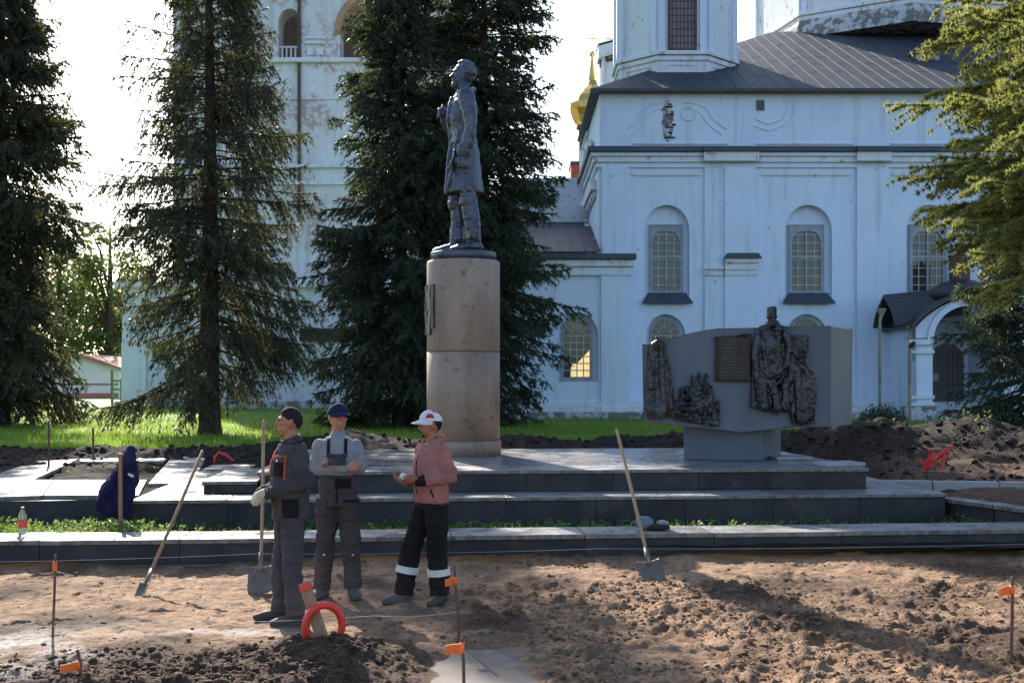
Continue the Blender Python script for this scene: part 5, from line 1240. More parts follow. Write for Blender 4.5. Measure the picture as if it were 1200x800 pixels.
relief_sheet('left_relief', [(757, 489), (756, 455), (759, 420), (759, 402), (766, 400), (767, 395), (778, 395), (780, 420), (785, 436), (787, 458), (790, 470), (784, 486), (772, 491)], px_field(f_column), M['relief'], FY, .07, .014, 1)
def f_battle(x, y):
    r = 1 - np.abs(fbm(x, y, .16, 3, 7) * 2 - 1); return .05 * r ** 2 + .05 * g2(x, y, 818, 462, 10, 10) + .06 * g2(x, y, 805, 478, 22, 6) + .012 * fbm(x, y, .3, 2, 9)
relief_sheet('lower_relief', [(777, 474), (784, 468), (794, 470), (795, 457), (803, 452), (808, 455), (810, 440), (815, 446), (818, 436), (822, 447), (826, 437), (829, 450), (834, 455), (835, 466), (842, 470), (842, 500), (826, 498), (806, 494), (788, 491), (779, 484)], px_field(f_battle), M['relief'], FY, .05, .012, 2)
def f_plaque(x, y):
    f = np.maximum(sstep(841, 838.5, x), np.maximum(sstep(874, 876.5, x), np.maximum(sstep(395, 393, y), sstep(444, 446, y)))) * .02
    return f + .006 * fbm(x, y, .4, 3, 4)
pq = relief_sheet('plaque', [(837, 395), (866, 392.5), (878, 391), (878, 446), (860, 448), (837, 447)], px_field(f_plaque), M['plaque'], FY, .045, .012, 3)
m = MB(); random.seed(8)     # cast lines of raised lettering, far too small to read
for r in range(11):
    y = 399 + r * 4.0; a = 842 + random.uniform(0, 7); b = 873 - random.uniform(0, 8)
    q = a
    while q < b:
        w = random.uniform(1.2, 4.2); (x0, z0), (x1, z1) = mp(q, y + 1.7), mp(min(q + w, b), y); m.box(x0, x1, FY - .064, FY - .047, z0, z1); q += w + .8
m.build('raised_lines', M['relief'], mw); props(bpy.data.objects['raised_lines'], kind='stuff')
def f_figure(x, y):
    r = 1 - np.abs(fbm(x, y, .13, 4, 17) * 2 - 1)
    h = .10 * g2(x, y, 902, 415, 15, 40) + .07 * g2(x, y, 931, 422, 9, 9) + .025 * r ** 2 + .05 * g2(x, y, 940, 465, 10, 24) + .012 * fbm(x, y, .3, 2, 19)
    d = np.abs((x - 915) * .62 - (450 - y) * .0 + (y - 452) * .95) ; return h - .07 * np.exp(-(d / 3.0) ** 2) * g2(x, y, 908, 452, 12, 16)
relief_sheet('figure_relief', [(878, 477), (879, 450), (880, 408), (884, 395), (886, 385), (896, 383), (897, 376), (909, 376), (912, 384), (921, 383), (921, 394), (945, 393), (944, 410), (941, 424), (940, 438), (952, 442), (953, 470), (952, 496), (927, 498), (924, 482), (905, 480), (884, 478)], px_field(f_figure), M['relief'], FY, .08, .012, 4)
# head with tall hat rising above the block
m = MB(); hx_, hz0 = mp(902, 380)
m.ball((hx_, FY - .10, hz0 + .06), (.062, .07, .085)); m.ball((hx_, FY - .17, hz0 + .05), (.015, .03, .022)); m.ball((hx_ , FY - .15, hz0 - .01), (.04, .04, .04))
m.tube([(hx_, FY - .09, hz0 + .09), (hx_, FY - .09, hz0 + .25)], [(.078, .085), (.072, .078)], 14, caps=False); m.tube([(hx_, FY - .095, hz0 + .085), (hx_, FY - .095, hz0 + .115)], [(.085, .092), (.082, .088)], 14, caps=False)
m.tube([(hx_ - .16, FY - .06, hz0 - .08), (hx_, FY - .09, hz0 - .03), (hx_ + .16, FY - .06, hz0 - .08)], [.06, .075, .06], 10)
organic(m, 'relief_head', M['relief'], mw, .011, 2, ((.03, .006),))

# modelled shapes riding on the cast plates: drapery, arms, faces, rifles, flames
def on_plate(name, shapes, seed, voxel=.012):
    random.seed(seed); m = MB()
    for kind, pts, r, dep in shapes:
        P = [(mp(*q)[0], FY - dep, mp(*q)[1]) for q in pts]
        if kind == 't': m.tube(P, [r * .0124] * len(P) if not isinstance(r, (list, tuple)) else [q * .0124 for q in r], 8)
        else: m.ball(P[0], (r[0] * .0124, r[2] * .0124, r[1] * .0124))
    return organic(m, name, M['relief'], mw, voxel, 1, ((.06, .030), (.022, .022)))
sh = [('t', [(886, 392), (882, 415), (884, 440), (888, 470)], [4, 5, 5, 4], .12), ('t', [(918, 392), (921, 410), (917, 430), (903, 440)], [5, 4.5, 4, 3.5], .14), ('t', [(890, 398), (893, 425), (896, 440)], 3, .16), ('t', [(909, 395), (908, 420), (903, 438)], 3, .16),
      ('b', [(902, 405)], (10, 14, 7), .13), ('b', [(899, 440)], (3.5, 4, 4), .19), ('t', [(915, 440), (905, 452), (898, 463)], 1.6, .17), ('t', [(890, 445), (893, 476)], [4, 6], .13), ('t', [(903, 446), (907, 478)], [4, 5.5], .13), ('t', [(916, 448), (918, 478)], [4, 5], .12),
      ('b', [(931, 416)], (6, 7, 6), .15), ('t', [(924, 412), (931, 407), (939, 412)], 2.2, .18), ('t', [(926, 428), (922, 445), (918, 455)], [4, 4.5, 3], .14), ('t', [(936, 428), (945, 440), (948, 460), (946, 488)], [4, 6, 6, 5], .14), ('t', [(930, 430), (933, 460), (935, 492)], [5, 6, 6], .13), ('t', [(940, 448), (940, 492)], [3, 4], .17)]
for k in range(18):
    a = random.Random(k).uniform(883, 948); b = random.Random(k + 50).uniform(395, 475)
    if a > 921 and b < 400 or (a > 940 and b < 440): continue
    sh.append(('t', [(a, b), (a + random.Random(k + 9).uniform(-6, 6), b + 9), (a + random.Random(k + 19).uniform(-7, 7), b + 18)], [1.0, 1.7, .8], .15))
on_plate('figure_shapes', sh, 1)
sh = []
R_ = random.Random(4)
for k in range(26):
    a = R_.uniform(786, 838); top_ = 474 if a < 795 else (458 if a < 808 else (444 if a < 830 else 470)); b = R_.uniform(top_ + 3, 494); d = R_.uniform(-1, 1)
    sh.append(('t', [(a, b), (a + 4 * d, b - 5), (a + 7 * d, b - 6 + 4 * abs(d))], [1.8, 1.5, .8], .10))
sh += [('b', [(818, 455)], (5, 6, 5), .10), ('b', [(830, 480)], (4, 5, 5), .10), ('b', [(803, 466)], (4, 4.5, 4), .10), ('t', [(784, 480), (812, 470)], 1.3, .13), ('t', [(811, 449), (809, 438)], [2, 1], .06), ('t', [(819, 448), (818, 434)], [2, .8], .06), ('t', [(827, 449), (827, 436)], [2, .8], .06)]
on_plate('battle_shapes', sh, 2)
sh = [('t', [(763, 405), (761, 440), (763, 480)], [3, 3.5, 4], .12), ('t', [(773, 402), (774, 440), (776, 482)], [3.2, 3.5, 4.5], .13), ('t', [(768, 420), (767, 455)], [2, 2], .15), ('t', [(780, 445), (784, 478)], [2.5, 4], .12), ('b', [(769, 404)], (6, 6, 5), .12)]
on_plate('column_shapes', sh, 3)

# ------------------------------------------------------------------ people (front = -y, left side = +x, 1.75 m tall before scaling)
def folds(mb, pts, rad, seg=14, n=16, amp=.010, seed=1, caps=False):
    """cloth tube: resampled along the limb, ring by ring a little fuller or tighter and shifted, so that it creases"""
    R_ = random.Random(seed); P = [Vector(p) for p in pts]; L = [0.0]
    for a, b in zip(P[:-1], P[1:]): L.append(L[-1] + (b - a).length)
    Q, R = [], []
    for k in range(n + 1):
        d = L[-1] * k / n; i = max(j for j in range(len(P) - 1) if L[j] <= d + 1e-9); f = (d - L[i]) / max(1e-6, L[i + 1] - L[i]); f = min(1, f)
        w = amp * R_.uniform(-1, 1); Q.append(P[i].lerp(P[i + 1], f) + Vector((R_.uniform(-1, 1), R_.uniform(-1, 1), 0)) * amp * .7); R.append(rad[i] * (1 - f) + rad[i + 1] * f + w)
    mb.tube(Q, R, seg, caps=caps)
def rotz(p, a, c=(0, 0)): x, y = p[0] - c[0], p[1] - c[1]; return (c[0] + x * math.cos(a) - y * math.sin(a), c[1] + x * math.sin(a) + y * math.cos(a), p[2])
def hand(mb, wrist, d, n, thumb, curl=.9, s=1.0, fr=.0088):
    """five-fingered hand: d = pointing direction, n = palm normal (fingers curl towards it), thumb = side of the thumb"""
    w = Vector(wrist); d = Vector(d).normalized(); n = Vector(n); n = (n - d * n.dot(d)).normalized(); t = Vector(thumb); t = (t - d * t.dot(d) - n * t.dot(n)).normalized()
    mb.tube([w - d * .02 * s, w + d * .02 * s, w + d * .075 * s], [(.026 * s, .021 * s), (.036 * s, .018 * s), (.040 * s, .016 * s)], 12, ref=t)
    for k, (off, l) in enumerate(((.031, .070), (.010, .080), (-.011, .074), (-.031, .058))):
        p0 = w + d * (.078 - .004 * abs(k - 1)) * s + t * off * s; p = [p0 - d * .02 * s, p0]; ang = 0
        for seg, fr_ in ((.45, .75), (.30, 1.0), (.25, .8)):
            ang += curl * fr_; p.append(p[-1] + (d * math.cos(ang) + n * math.sin(ang)) * l * seg * s)
        mb.tube(p, [fr * s * q for q in (1.1, 1.1, 1.0, .92, .82)], 8)
    b = w + d * .022 * s + t * .030 * s; mb.tube([b - t * .01 * s, b + (t * .7 + d * .6) * .028 * s, b + (t * .5 + d * .85 + n * .25) * .058 * s, b + (t * .2 + d * .95 + n * .6) * .080 * s], [.013 * s, .0125 * s, .0105 * s, .008 * s], 8)
def head_parts(mb, yaw, c=(0, -.012, 1.63), pitch=0.0):
    """skull, jaw, face and ears, turned by yaw on the neck"""
    i = len(mb.v); x, y, z = 0, 0, 0
    mb.ball((0, .008, .012), (.073, .093, .104)); mb.ball((0, -.035, -.045), (.056, .058, .062)); mb.ball((0, -.052, -.088), (.030, .028, .022))
    mb.tube([(0, -.086, .020), (0, -.101, -.008), (0, -.110, -.024), (0, -.094, -.032)], [.009, .012, .0155, .012], 8); mb.ball((.013, -.092, -.028), (.010, .012, .009)); mb.ball((-.013, -.092, -.028), (.010, .012, .009))
    mb.tube([(-.045, -.074, .028), (-.022, -.088, .031), (0, -.086, .026), (.022, -.088, .031), (.045, -.074, .028)], [.009, .011, .009, .011, .009], 8)
    mb.tube([(-.024, -.081, -.058), (0, -.091, -.055), (.024, -.081, -.058)], [.006, .009, .006], 8); mb.tube([(-.020, -.080, -.068), (0, -.089, -.069), (.020, -.080, -.068)], [.006, .009, .006], 8)
    mb.ball((.040, -.060, -.012), (.022, .022, .020)); mb.ball((-.040, -.060, -.012), (.022, .022, .020))
    for s in (-1, 1): mb.ball((.074 * s, .012, -.008), (.010, .020, .031)); mb.ball((.080 * s, .018, .008), (.009, .017, .017))
    Mx = Matrix.Translation(c) @ Matrix.Rotation(yaw, 4, 'Z') @ Matrix.Rotation(pitch, 4, 'X'); mb.xform(Mx, i); return Mx
def patch(name, mat, parent, bvh, center, normal, w, h, up=(0, 0, 1), off=.006, n=8, taper=1.0):
    """piece of cloth lying on a garment: grid thrown on the surface along -normal, with thickness"""
    c = Vector(center); nn = Vector(normal).normalized(); u = Vector(up); u = (u - nn * u.dot(nn)).normalized(); r = u.cross(nn).normalized(); m = MB(); rows = []
    for a in range(n + 1):
        row = []
        for b in range(n + 1):
            s = (b / n - .5) * w * (1 + (taper - 1) * a / n); p = c + r * s + u * (a / n - .5) * h + nn * .25
            hit = bvh.ray_cast(p, -nn, .6); q = hit[0] if hit[0] is not None else c + r * s + u * (a / n - .5) * h
            row.append((q + nn * off, q - nn * .004))
        rows.append(row)
    ids = [[(m.vert(p), m.vert(q)) for p, q in row] for row in rows]; N = n
    for a in range(N):
        for b in range(N):
            m.face((ids[a][b][0], ids[a][b+1][0], ids[a+1][b+1][0], ids[a+1][b][0]))
    for k in range(N):
        m.face((ids[0][k][1], ids[0][k+1][1], ids[0][k+1][0], ids[0][k][0])); m.face((ids[N][k][0], ids[N][k+1][0], ids[N][k+1][1], ids[N][k][1]))
        m.face((ids[k][0][0], ids[k+1][0][0], ids[k+1][0][1], ids[k][0][1])); m.face((ids[k][N][1], ids[k+1][N][1], ids[k+1][N][0], ids[k][N][0]))
    return m.build(name, mat, parent, smooth=True)
def bvh_of(o): return BVHTree.FromPolygons([v.co.copy() for v in o.data.vertices], [tuple(p.vertices) for p in o.data.polygons])
TORSO = [((0, .0, .86), (.158, .110)), ((0, .0, .98), (.150, .108)), ((0, -.005, 1.10), (.148, .108)), ((0, -.01, 1.22), (.162, .118)), ((0, .0, 1.32), (.172, .112)), ((0, .005, 1.395), (.150, .094)), ((0, .005, 1.455), (.085, .072))]
def torso(mb, grow=0.0, z0=.0, z1=9, seg=20, belly=0.0):
    P = [(p, (r[0] + grow, r[1] + grow + belly * math.exp(-((p[2] - 1.06) / .12) ** 2))) for p, r in TORSO if z0 <= p[2] <= z1]
    mb.tube([p for p, _ in P], [r for _, r in P], seg, caps=False)
def person(label, x, y, z, rz, scale, skin, pose, yaw, hands, head_pitch=0.0):
    t = thing('person', label, 'person', (x, y, z), rz); t.scale = (scale,) * 3
    m = MB(); torso(m); m.tube([(0, .008, 1.43), (0, -.004, 1.56)], [.058, .052], 12)
    Mx = head_parts(m, yaw, pitch=head_pitch)
    for s in ('l', 'r'):
        a = pose['arm_' + s]; m.tube([a[0], Vector(a[0]).lerp(Vector(a[1]), .5), a[1], Vector(a[1]).lerp(Vector(a[2]), .4), a[2]], [.050, .046, .038, .037, .026], 10)
        h, k, f = pose['leg_' + s]; m.tube([h, Vector(h).lerp(Vector(k), .5), k, Vector(k).lerp(Vector(f), .35), f], [.085, .072, .054, .052, .036], 10)
        fx, fy, fz = f; td = pose.get('toe_' + s, (0, -1)); m.tube([(fx - td[0] * .05, fy - td[1] * .05, .045), (fx + td[0] * .14, fy + td[1] * .14, .035)], [.034, .028], 8)
    for hd in hands: hand(m, *hd[0], **hd[1])
    b = organic(m, 'body', skin, t, .0062, 2)
    for s in (-1, 1):
        e = MB(); e.ball((.0315 * s, -.0835, .012), (.0115, .006, .006), 8, 6); e.xform(Mx); e.build('eye', M['eye'], t, smooth=True)
        e = MB(); e.tube([(.014 * s, -.0925, .036), (.032 * s, -.0915, .041), (.050 * s, -.078, .036)], [.0042, .005, .003], 6); e.xform(Mx); e.build('eyebrow', M['hair'], t, smooth=True)
    return t, Mx
def hair_cap(t, Mx, mat, low=-.035, front=.058, back=-.06, grow=.008):
    m = MB(); nu, nv = 28, 14
    for a in range(nv + 1):
        for b in range(nu):
            u = 2 * math.pi * b / nu; f = .5 - .5 * math.sin(u); lim = back + (front - back) * f ** 1.6      # hairline: low at the nape, high on the brow
            if math.sin(u) < .45: lim = max(lim, -.012 + .080 * max(0, -math.sin(u)) ** .6)
            tmin = math.asin(max(-.95, min(.95, (lim - .012) / .112))); th = tmin + (math.pi / 2 - tmin) * a / nv; g = grow * min(1, a / 3) + .0025 * math.sin(b * 5.1 + a * 3.7) * min(1, a / 2)
            m.vert((( .073 + g) * math.cos(th) * math.cos(u), .008 + (.093 + g) * math.cos(th) * math.sin(u), .012 + (.104 + g) * math.sin(th)))
    for a in range(nv):
        for b in range(nu): m.face((a * nu + b, a * nu + (b + 1) % nu, (a + 1) * nu + (b + 1) % nu, (a + 1) * nu + b))
    m.xform(Mx); return m.build('hair', mat, t, smooth=True)
def baseball_cap(t, Mx, mat, name='cap', panel=None):
    m = MB(); m.smooth = True; nu, nv = 32, 9; prof = [(math.pi / 2) * a / nv for a in range(nv + 1)]
    for th in prof:
        for b in range(nu):
            u = 2 * math.pi * b / nu; m.vert((.087 * math.cos(th) ** .85 * math.cos(u), .006 + .107 * math.cos(th) ** .85 * math.sin(u), .040 + .088 * math.sin(th) - .012 * math.sin(u)))
    for a in range(nv):
        for b in range(nu): m.face((a * nu + b, a * nu + (b + 1) % nu, (a + 1) * nu + (b + 1) % nu, (a + 1) * nu + b))
    m.ball((0, .006, .130), (.010, .010, .006), 8, 5); m.xform(Mx); o = m.build(name, mat, t)
    v = MB(); v.smooth = True; n = 14
    for zo in (0.0, .006):
        for a in range(5):
            for b in range(n + 1):
                u = math.pi + math.pi * b / n; r = a / 4; v.vert((.085 * math.cos(u) * (1 - .10 * r), .006 + .104 * math.sin(u) - .085 * r * abs(math.sin(u)) ** .7, .046 - .022 * r + zo - .020 * abs(math.cos(u)) ** 2 * r))
    w = n + 1; K = 5 * w
    for a in range(4):
        for b in range(n): i = a * w + b; v.face((i, i + w, i + w + 1, i + 1)); v.face((K + i, K + i + 1, K + i + w + 1, K + i + w))
    for b in range(n): i = 4 * w + b; v.face((i, i + 1, K + i + 1, K + i))
    v.xform(Mx); v.build('visor', mat, o)
    return o
def shoe(t, f, td, mat, name='boot', h=.13, s=1.0):
    m = MB(); fx, fy, _ = f; dx, dy = td; P = lambda d, z, sx=0: (fx + dx * d, fy + dy * d, z)
    m.tube([P(-.065, .050), P(.02, .055), P(.09, .048), P(.165, .040), P(.20, .036)], [(.042, .046), (.047, .052), (.052, .044), (.048, .034), (.034, .026)], 12, ref=(dy, -dx, 0)); m.tube([P(-.02, .06), (fx, fy, h)], [.052, .050], 12); m.tube([P(-.075, .012), P(.06, .012), P(.20, .012)], [(.042, .012), (.053, .012), (.042, .012)], 12, ref=(dy, -dx, 0))
    return organic(m, name, mat, t, .008, 2, ((.05, .004),))
def trousers(t, pose, mat, z_top=1.0, r=(.108, .094, .080, .082, .080), hem=.07, seat=.0, name='trousers', wr=((.14, .034), (.05, .018))):
    m = MB(); torso(m, .018, 0, .99); m.tube([(0, .01, .86), (0, .01, .92)], [(.165, .125), (.17, .128)], 18, caps=False); m.tube([(0, .0, .94), (0, .0, z_top)], [(.172, .13), (.168, .127)], 18, caps=False)
    for s in ('l', 'r'):
        h, k, f = [Vector(q) for q in pose['leg_' + s]]; e = Vector((f.x, f.y, hem))
        folds(m, [h, h.lerp(k, .5), k, k.lerp(e, .5), e], r, 14, 22, .006, 3 if s == 'l' else 8)
    return organic(m, name, mat, t, .010, 3, wr)
def sleeves(m, pose, r=(.078, .070, .062, .058, .046), end=1.0):
    for s in ('l', 'r'):
        a, b, c = [Vector(q) for q in pose['arm_' + s]]; c = b.lerp(c, end); folds(m, [a + (a - b) * .02, a.lerp(b, .5), b, b.lerp(c, .45), c], r, 12, 17, .006, 21 if s == 'l' else 22, True)

# --- man in the charcoal work jacket, seen from his left side
g1 = pz(338, 735, 0); D1 = 9.75; X1_ = (341 - 600) / FPX * D1
p1 = dict(arm_l=((.172, .0, 1.385), (.232, .085, 1.16), (.075, -.225, 1.06)), arm_r=((-.172, .0, 1.385), (-.23, .03, 1.15), (-.055, -.235, 1.04)),
          leg_l=((.09, .0, .90), (.105, -.015, .49), (.115, .02, .09)), leg_r=((-.09, .0, .90), (-.11, -.05, .49), (-.125, -.06, .09)), toe_l=(.12, -.99), toe_r=(-.2, -.98))
man1, H1 = person('workman in charcoal jacket with orange trim and cream gloves, seen in profile', X1_, D1, float(h_dirt(np.array([X1_]), np.array([D1]))[0]) - .005, math.radians(-68), 1.005, M['skin1'], p1, math.radians(-14), [])
hair_cap(man1, H1, M['hair'], front=.072, grow=.006)
tr = trousers(man1, p1, M['trousers'])
m = MB(); torso(m, .034, .85, 1.5, belly=.02); sleeves(m, p1, (.074, .068, .064, .060, .052), .96); m.tube([(0, .0, .84), (0, .0, .90)], [(.185, .145), (.19, .148)], 20, caps=False)
jk = organic(m, 'jacket', M['jacket'], man1, .010, 4, ((.13, .036), (.05, .022)))
m = MB(); m.tube([(.005, -.075, 1.455), (.075, -.055, 1.465), (.088, .03, 1.49), (0, .082, 1.51), (-.088, .03, 1.49), (-.075, -.055, 1.465), (-.01, -.075, 1.455)], [(.030, .012)] * 7, 8, ref=(0, 0, 1)); m.build('collar', M['jacket'], man1, smooth=True)
bv = bvh_of(jk)
patch('chest_pocket', M['black'], man1, bv, (.115, -.12, 1.27), (.45, -1, 0), .115, .135, off=.008)
patch('pocket_flap', M['jacket'], man1, bv, (.115, -.12, 1.335), (.45, -1, 0), .125, .045, off=.014)
patch('orange_piping', M['orange_cloth'], man1, bv, (.118, -.12, 1.362), (.45, -1, 0), .135, .010, off=.014)
patch('orange_piping', M['orange_cloth'], man1, bv, (.178, -.09, 1.27), (.8, -1, 0), .010, .20, off=.010)
patch('orange_piping', M['orange_cloth'], man1, bv, (-.02, -.14, 1.30), (-.1, -1, 0), .035, .20, off=.010)
patch('orange_piping', M['orange_cloth'], man1, bv, (-.10, -.14, 1.36), (-.1, -1, 0), .10, .012, off=.010)
patch('side_pocket', M['black'], man1, bv, (.185, -.05, .945), (1, -.55, 0), .13, .15, off=.008)
patch('snap_button', M['reflect'], man1, bv, (.11, -.12, 1.325), (.45, -1, 0), .018, .018, off=.019, n=3)
m = MB(); 
hand(m, p1['arm_l'][2], (-.75, -.55, -.25), (-.2, .6, -.7), (-.1, -.4, .9), curl=.75, s=1.18, fr=.0100); gl = organic(m, 'glove', M['glove'], man1, .0065, 2)
m = MB(); hand(m, p1['arm_r'][2], (.70, -.60, -.10), (.2, .6, -.7), (.1, -.4, .9), curl=.75, s=1.18, fr=.0100); organic(m, 'glove', M['glove'], man1, .0065, 2)
for s in ('l', 'r'):
    a, b = Vector(p1['arm_' + s][1]), Vector(p1['arm_' + s][2]); d = (b - a).normalized(); m = MB(); m.tube([b - d * .035, b + d * .03], [.045, .043], 12); m.build('glove_cuff', M['glove'], man1, smooth=True)
    shoe(man1, p1['leg_' + s][2], p1['toe_' + s], M['boot'])

# --- man in dungarees with folded arms
D2 = 11.1; X2 = (396 - 600) / FPX * D2
p2 = dict(arm_l=((.162, .01, 1.375), (.218, -.02, 1.165), (-.085, -.200, 1.235)), arm_r=((-.162, .01, 1.375), (-.218, -.02, 1.165), (.10, -.175, 1.185)),
          leg_l=((.09, .0, .90), (.115, -.02, .49), (.135, .03, .09)), leg_r=((-.09, .0, .90), (-.115, .01, .49), (-.145, .04, .09)), toe_l=(.25, -.97), toe_r=(-.35, -.94))
man2, H2 = person('workman in navy cap and grey dungarees standing with folded arms', X2, D2, float(h_dirt(np.array([X2]), np.array([D2]))[0]) - .005, math.radians(4), 1.025, M['skin2'], p2, math.radians(34),
    [(((-.085, -.200, 1.235), (.25, 1, -.4), (0, .5, -.9), (0, -.1, 1)), dict(curl=.10)), (((.10, -.175, 1.185), (.9, .05, .15), (-.2, 1, 0), (0, 0, 1)), dict(curl=.55))])
cap2 = baseball_cap(man2, H2, M['navy']); hair_cap(man2, H2, M['hair'], front=.05, back=-.045, grow=.004)
m = MB(); torso(m, .016, .9, 1.5); sleeves(m, p2, (.062, .058, .054, .050, .040), .95); m.tube([(0, .0, 1.44), (0, -.004, 1.475)], [(.082, .075), (.068, .064)], 14)
sw = organic(m, 'sweater', M['sweater'], man2, .009, 3, ((.12, .020), (.05, .012)))
for s in ('l',):
    pass
m = MB(); torso(m, .022, 0, .99); m.tube([(0, -.004, .84), (0, -.006, .95), (0, -.01, 1.12)], [(.178, .136), (.174, .138), (.166, .138)], 20, caps=False)
for s in ('l', 'r'):
    h, k, f = [Vector(q) for q in p2['leg_' + s]]; e = Vector((f.x, f.y, .075)); folds(m, [h, h.lerp(k, .5), k, k.lerp(e, .5), e], [.112, .100, .084, .084, .082], 14, 22, .006, 5 if s == 'l' else 6)
dg = organic(m, 'dungarees', M['dunga'], man2, .010, 3, ((.14, .034), (.05, .018)))
bvs = bvh_of(sw); bvd = bvh_of(dg)
patch('bib', M['dunga'], man2, bvs, (.0, -.13, 1.255), (0, -1, .1), .17, .10, off=.010, taper=.9)
for s in (-1, 1):
    patch('strap', M['black'], man2, bvs, (.078 * s, -.12, 1.370), (0, -1, .35), .026, .17, off=.010, n=5); patch('buckle', M['iron'], man2, bvs, (.075 * s, -.13, 1.300), (0, -1, .1), .04, .03, off=.018, n=3)
patch('thigh_pocket', M['dunga'], man2, bvd, (.135, -.12, .80), (.35, -1, 0), .15, .17, off=.014); patch('pocket_flap', M['black'], man2, bvd, (.135, -.12, .885), (.35, -1, 0), .155, .022, off=.018)
patch('thigh_pocket', M['dunga'], man2, bvd, (-.15, -.10, .83), (-.6, -1, 0), .12, .17, off=.014); patch('waist_pocket', M['black'], man2, bvd, (.055, -.13, 1.045), (0, -1, 0), .14, .09, off=.008)
patch('fly_seam', M['black'], man2, bvd, (.0, -.13, .98), (0, -1, 0), .012, .24, off=.006)
for s in (-1, 1): patch('knee_stud', M['reflect'], man2, bvd, (.13 * s + .01, -.1, .40), (0, -1, 0), .018, .014, off=.006, n=3)
for s in ('l', 'r'): shoe(man2, p2['leg_' + s][2], p2['toe_' + s], M['shoe'])

# --- man in the pink hoodie
D3 = 10.85; X3 = (506 - 600) / FPX * D3
p3 = dict(arm_l=((.172, .01, 1.385), (.236, .075, 1.165), (.135, -.20, 1.13)), arm_r=((-.172, .01, 1.385), (-.23, .0, 1.15), (-.045, -.25, 1.13)),
          leg_l=((.095, .0, .90), (.115, -.01, .49), (.125, .02, .09)), leg_r=((-.095, .0, .90), (-.12, -.15, .50), (-.135, -.225, .09)), toe_l=(.55, -.83), toe_r=(.05, -1.0))
man3, H3 = person('man in a dusty pink hoodie and white red-panelled cap standing turned left', X3, D3, float(h_dirt(np.array([X3]), np.array([D3]))[0]) - .005, math.radians(-58), .985, M['skin3'], p3, math.radians(-18),
    [(((.135, -.20, 1.13), (-.25, -1, .05), (-.6, .1, .8), (-.3, 0, .9)), dict(curl=.45)), (((-.045, -.25, 1.13), (.1, -1, .05), (.5, .1, .85), (.3, 0, .9)), dict(curl=.5))], head_pitch=math.radians(3))
cap3 = baseball_cap(man3, H3, M['white_cloth']); hair_cap(man3, H3, M['hair'], front=.05, back=-.065, grow=.005)
bvc = bvh_of(cap3); R3 = H3.to_3x3()
for s in (-1, 1): patch('red_panel', M['red_cloth'], cap3, bvc, H3 @ Vector((.078 * s, -.015, .088)), R3 @ Vector((s, -.25, .55)), .085, .042, off=.003, n=6, taper=.5)
m = MB(); m.tube([(-.025, -.086, -.062), (0, -.097, -.060), (.025, -.086, -.062)], [.006, .008, .006], 6); m.ball((0, -.068, -.096), (.026, .02, .018), 8, 6); m.xform(H3); m.build('stubble', M['hair'], man3, smooth=True)
tk = trousers(man3, p3, M['black'], r=(.118, .108, .094, .092, .092))
m = MB(); torso(m, .036, .93, 1.5, belly=.015); sleeves(m, p3, (.076, .072, .067, .063, .050), .97); m.tube([(0, .0, .915), (0, .0, .985)], [(.190, .150), (.194, .152)], 20, caps=False)
m.tube([(.06, -.075, 1.44), (.10, -.02, 1.475), (.085, .07, 1.50), (0, .115, 1.50), (-.085, .07, 1.50), (-.10, -.02, 1.475), (-.06, -.075, 1.44)], [.028, .034, .040, .048, .040, .034, .028], 10)
hd = organic(m, 'hoodie', M['pink'], man3, .010, 4, ((.13, .032), (.05, .018)))
bvh_ = bvh_of(hd); patch('pocket_slit', M['black'], man3, bvh_, (.165, -.09, 1.015), (.8, -1, 0), .012, .075, up=(-.35, -.25, 1), off=.004, n=4); patch('zip', M['black'], man3, bvh_, (0, -.14, 1.18), (0, -1, 0), .010, .36, off=.004)
for s in ('l', 'r'):
    h, k, f = [Vector(q) for q in p3['leg_' + s]]; a, b = k.lerp(f, .42), k.lerp(f, .57); m = MB(); m.tube([a, b], [.107, .108], 28, caps=False); m.build('reflective_band', M['reflect'], man3)
    shoe(man3, f, p3['toe_' + s], M['shoe'] if s == 'r' else M['boot'], 'shoe')
    e = Vector((f.x, f.y, .115)); m = MB(); m.tube([e, e + Vector((0, 0, .03))], [.058, .060], 14, caps=False); m.build('sock', M['orange_cloth'], man3, smooth=True)
    a, b = [Vector(q) for q in p3['arm_' + s][1:]]; d = (b - a).normalized(); m = MB(); m.tube([b - d * .04, b - d * .0], [.055, .050], 12); m.build('cuff', M['pink'] if s == 'r' else M['black'], man3, smooth=True)
q = man3.matrix_basis @ Vector((.045, -.315, 1.165))
m = MB(); m.ball((0, 0, 0), (.035, .028, .024), 12, 8); m.tube([(-.02, -.01, .015), (0, 0, .03), (.02, .012, .02)], [.012, .014, .010], 8); cw = organic(m, 'crumpled_wrapper', M['reflect'], None, .006, 1, ((.02, .012),)); cw.location = q
props(cw, 'small crumpled pale wrapper held by the man in pink', 'wrapper')

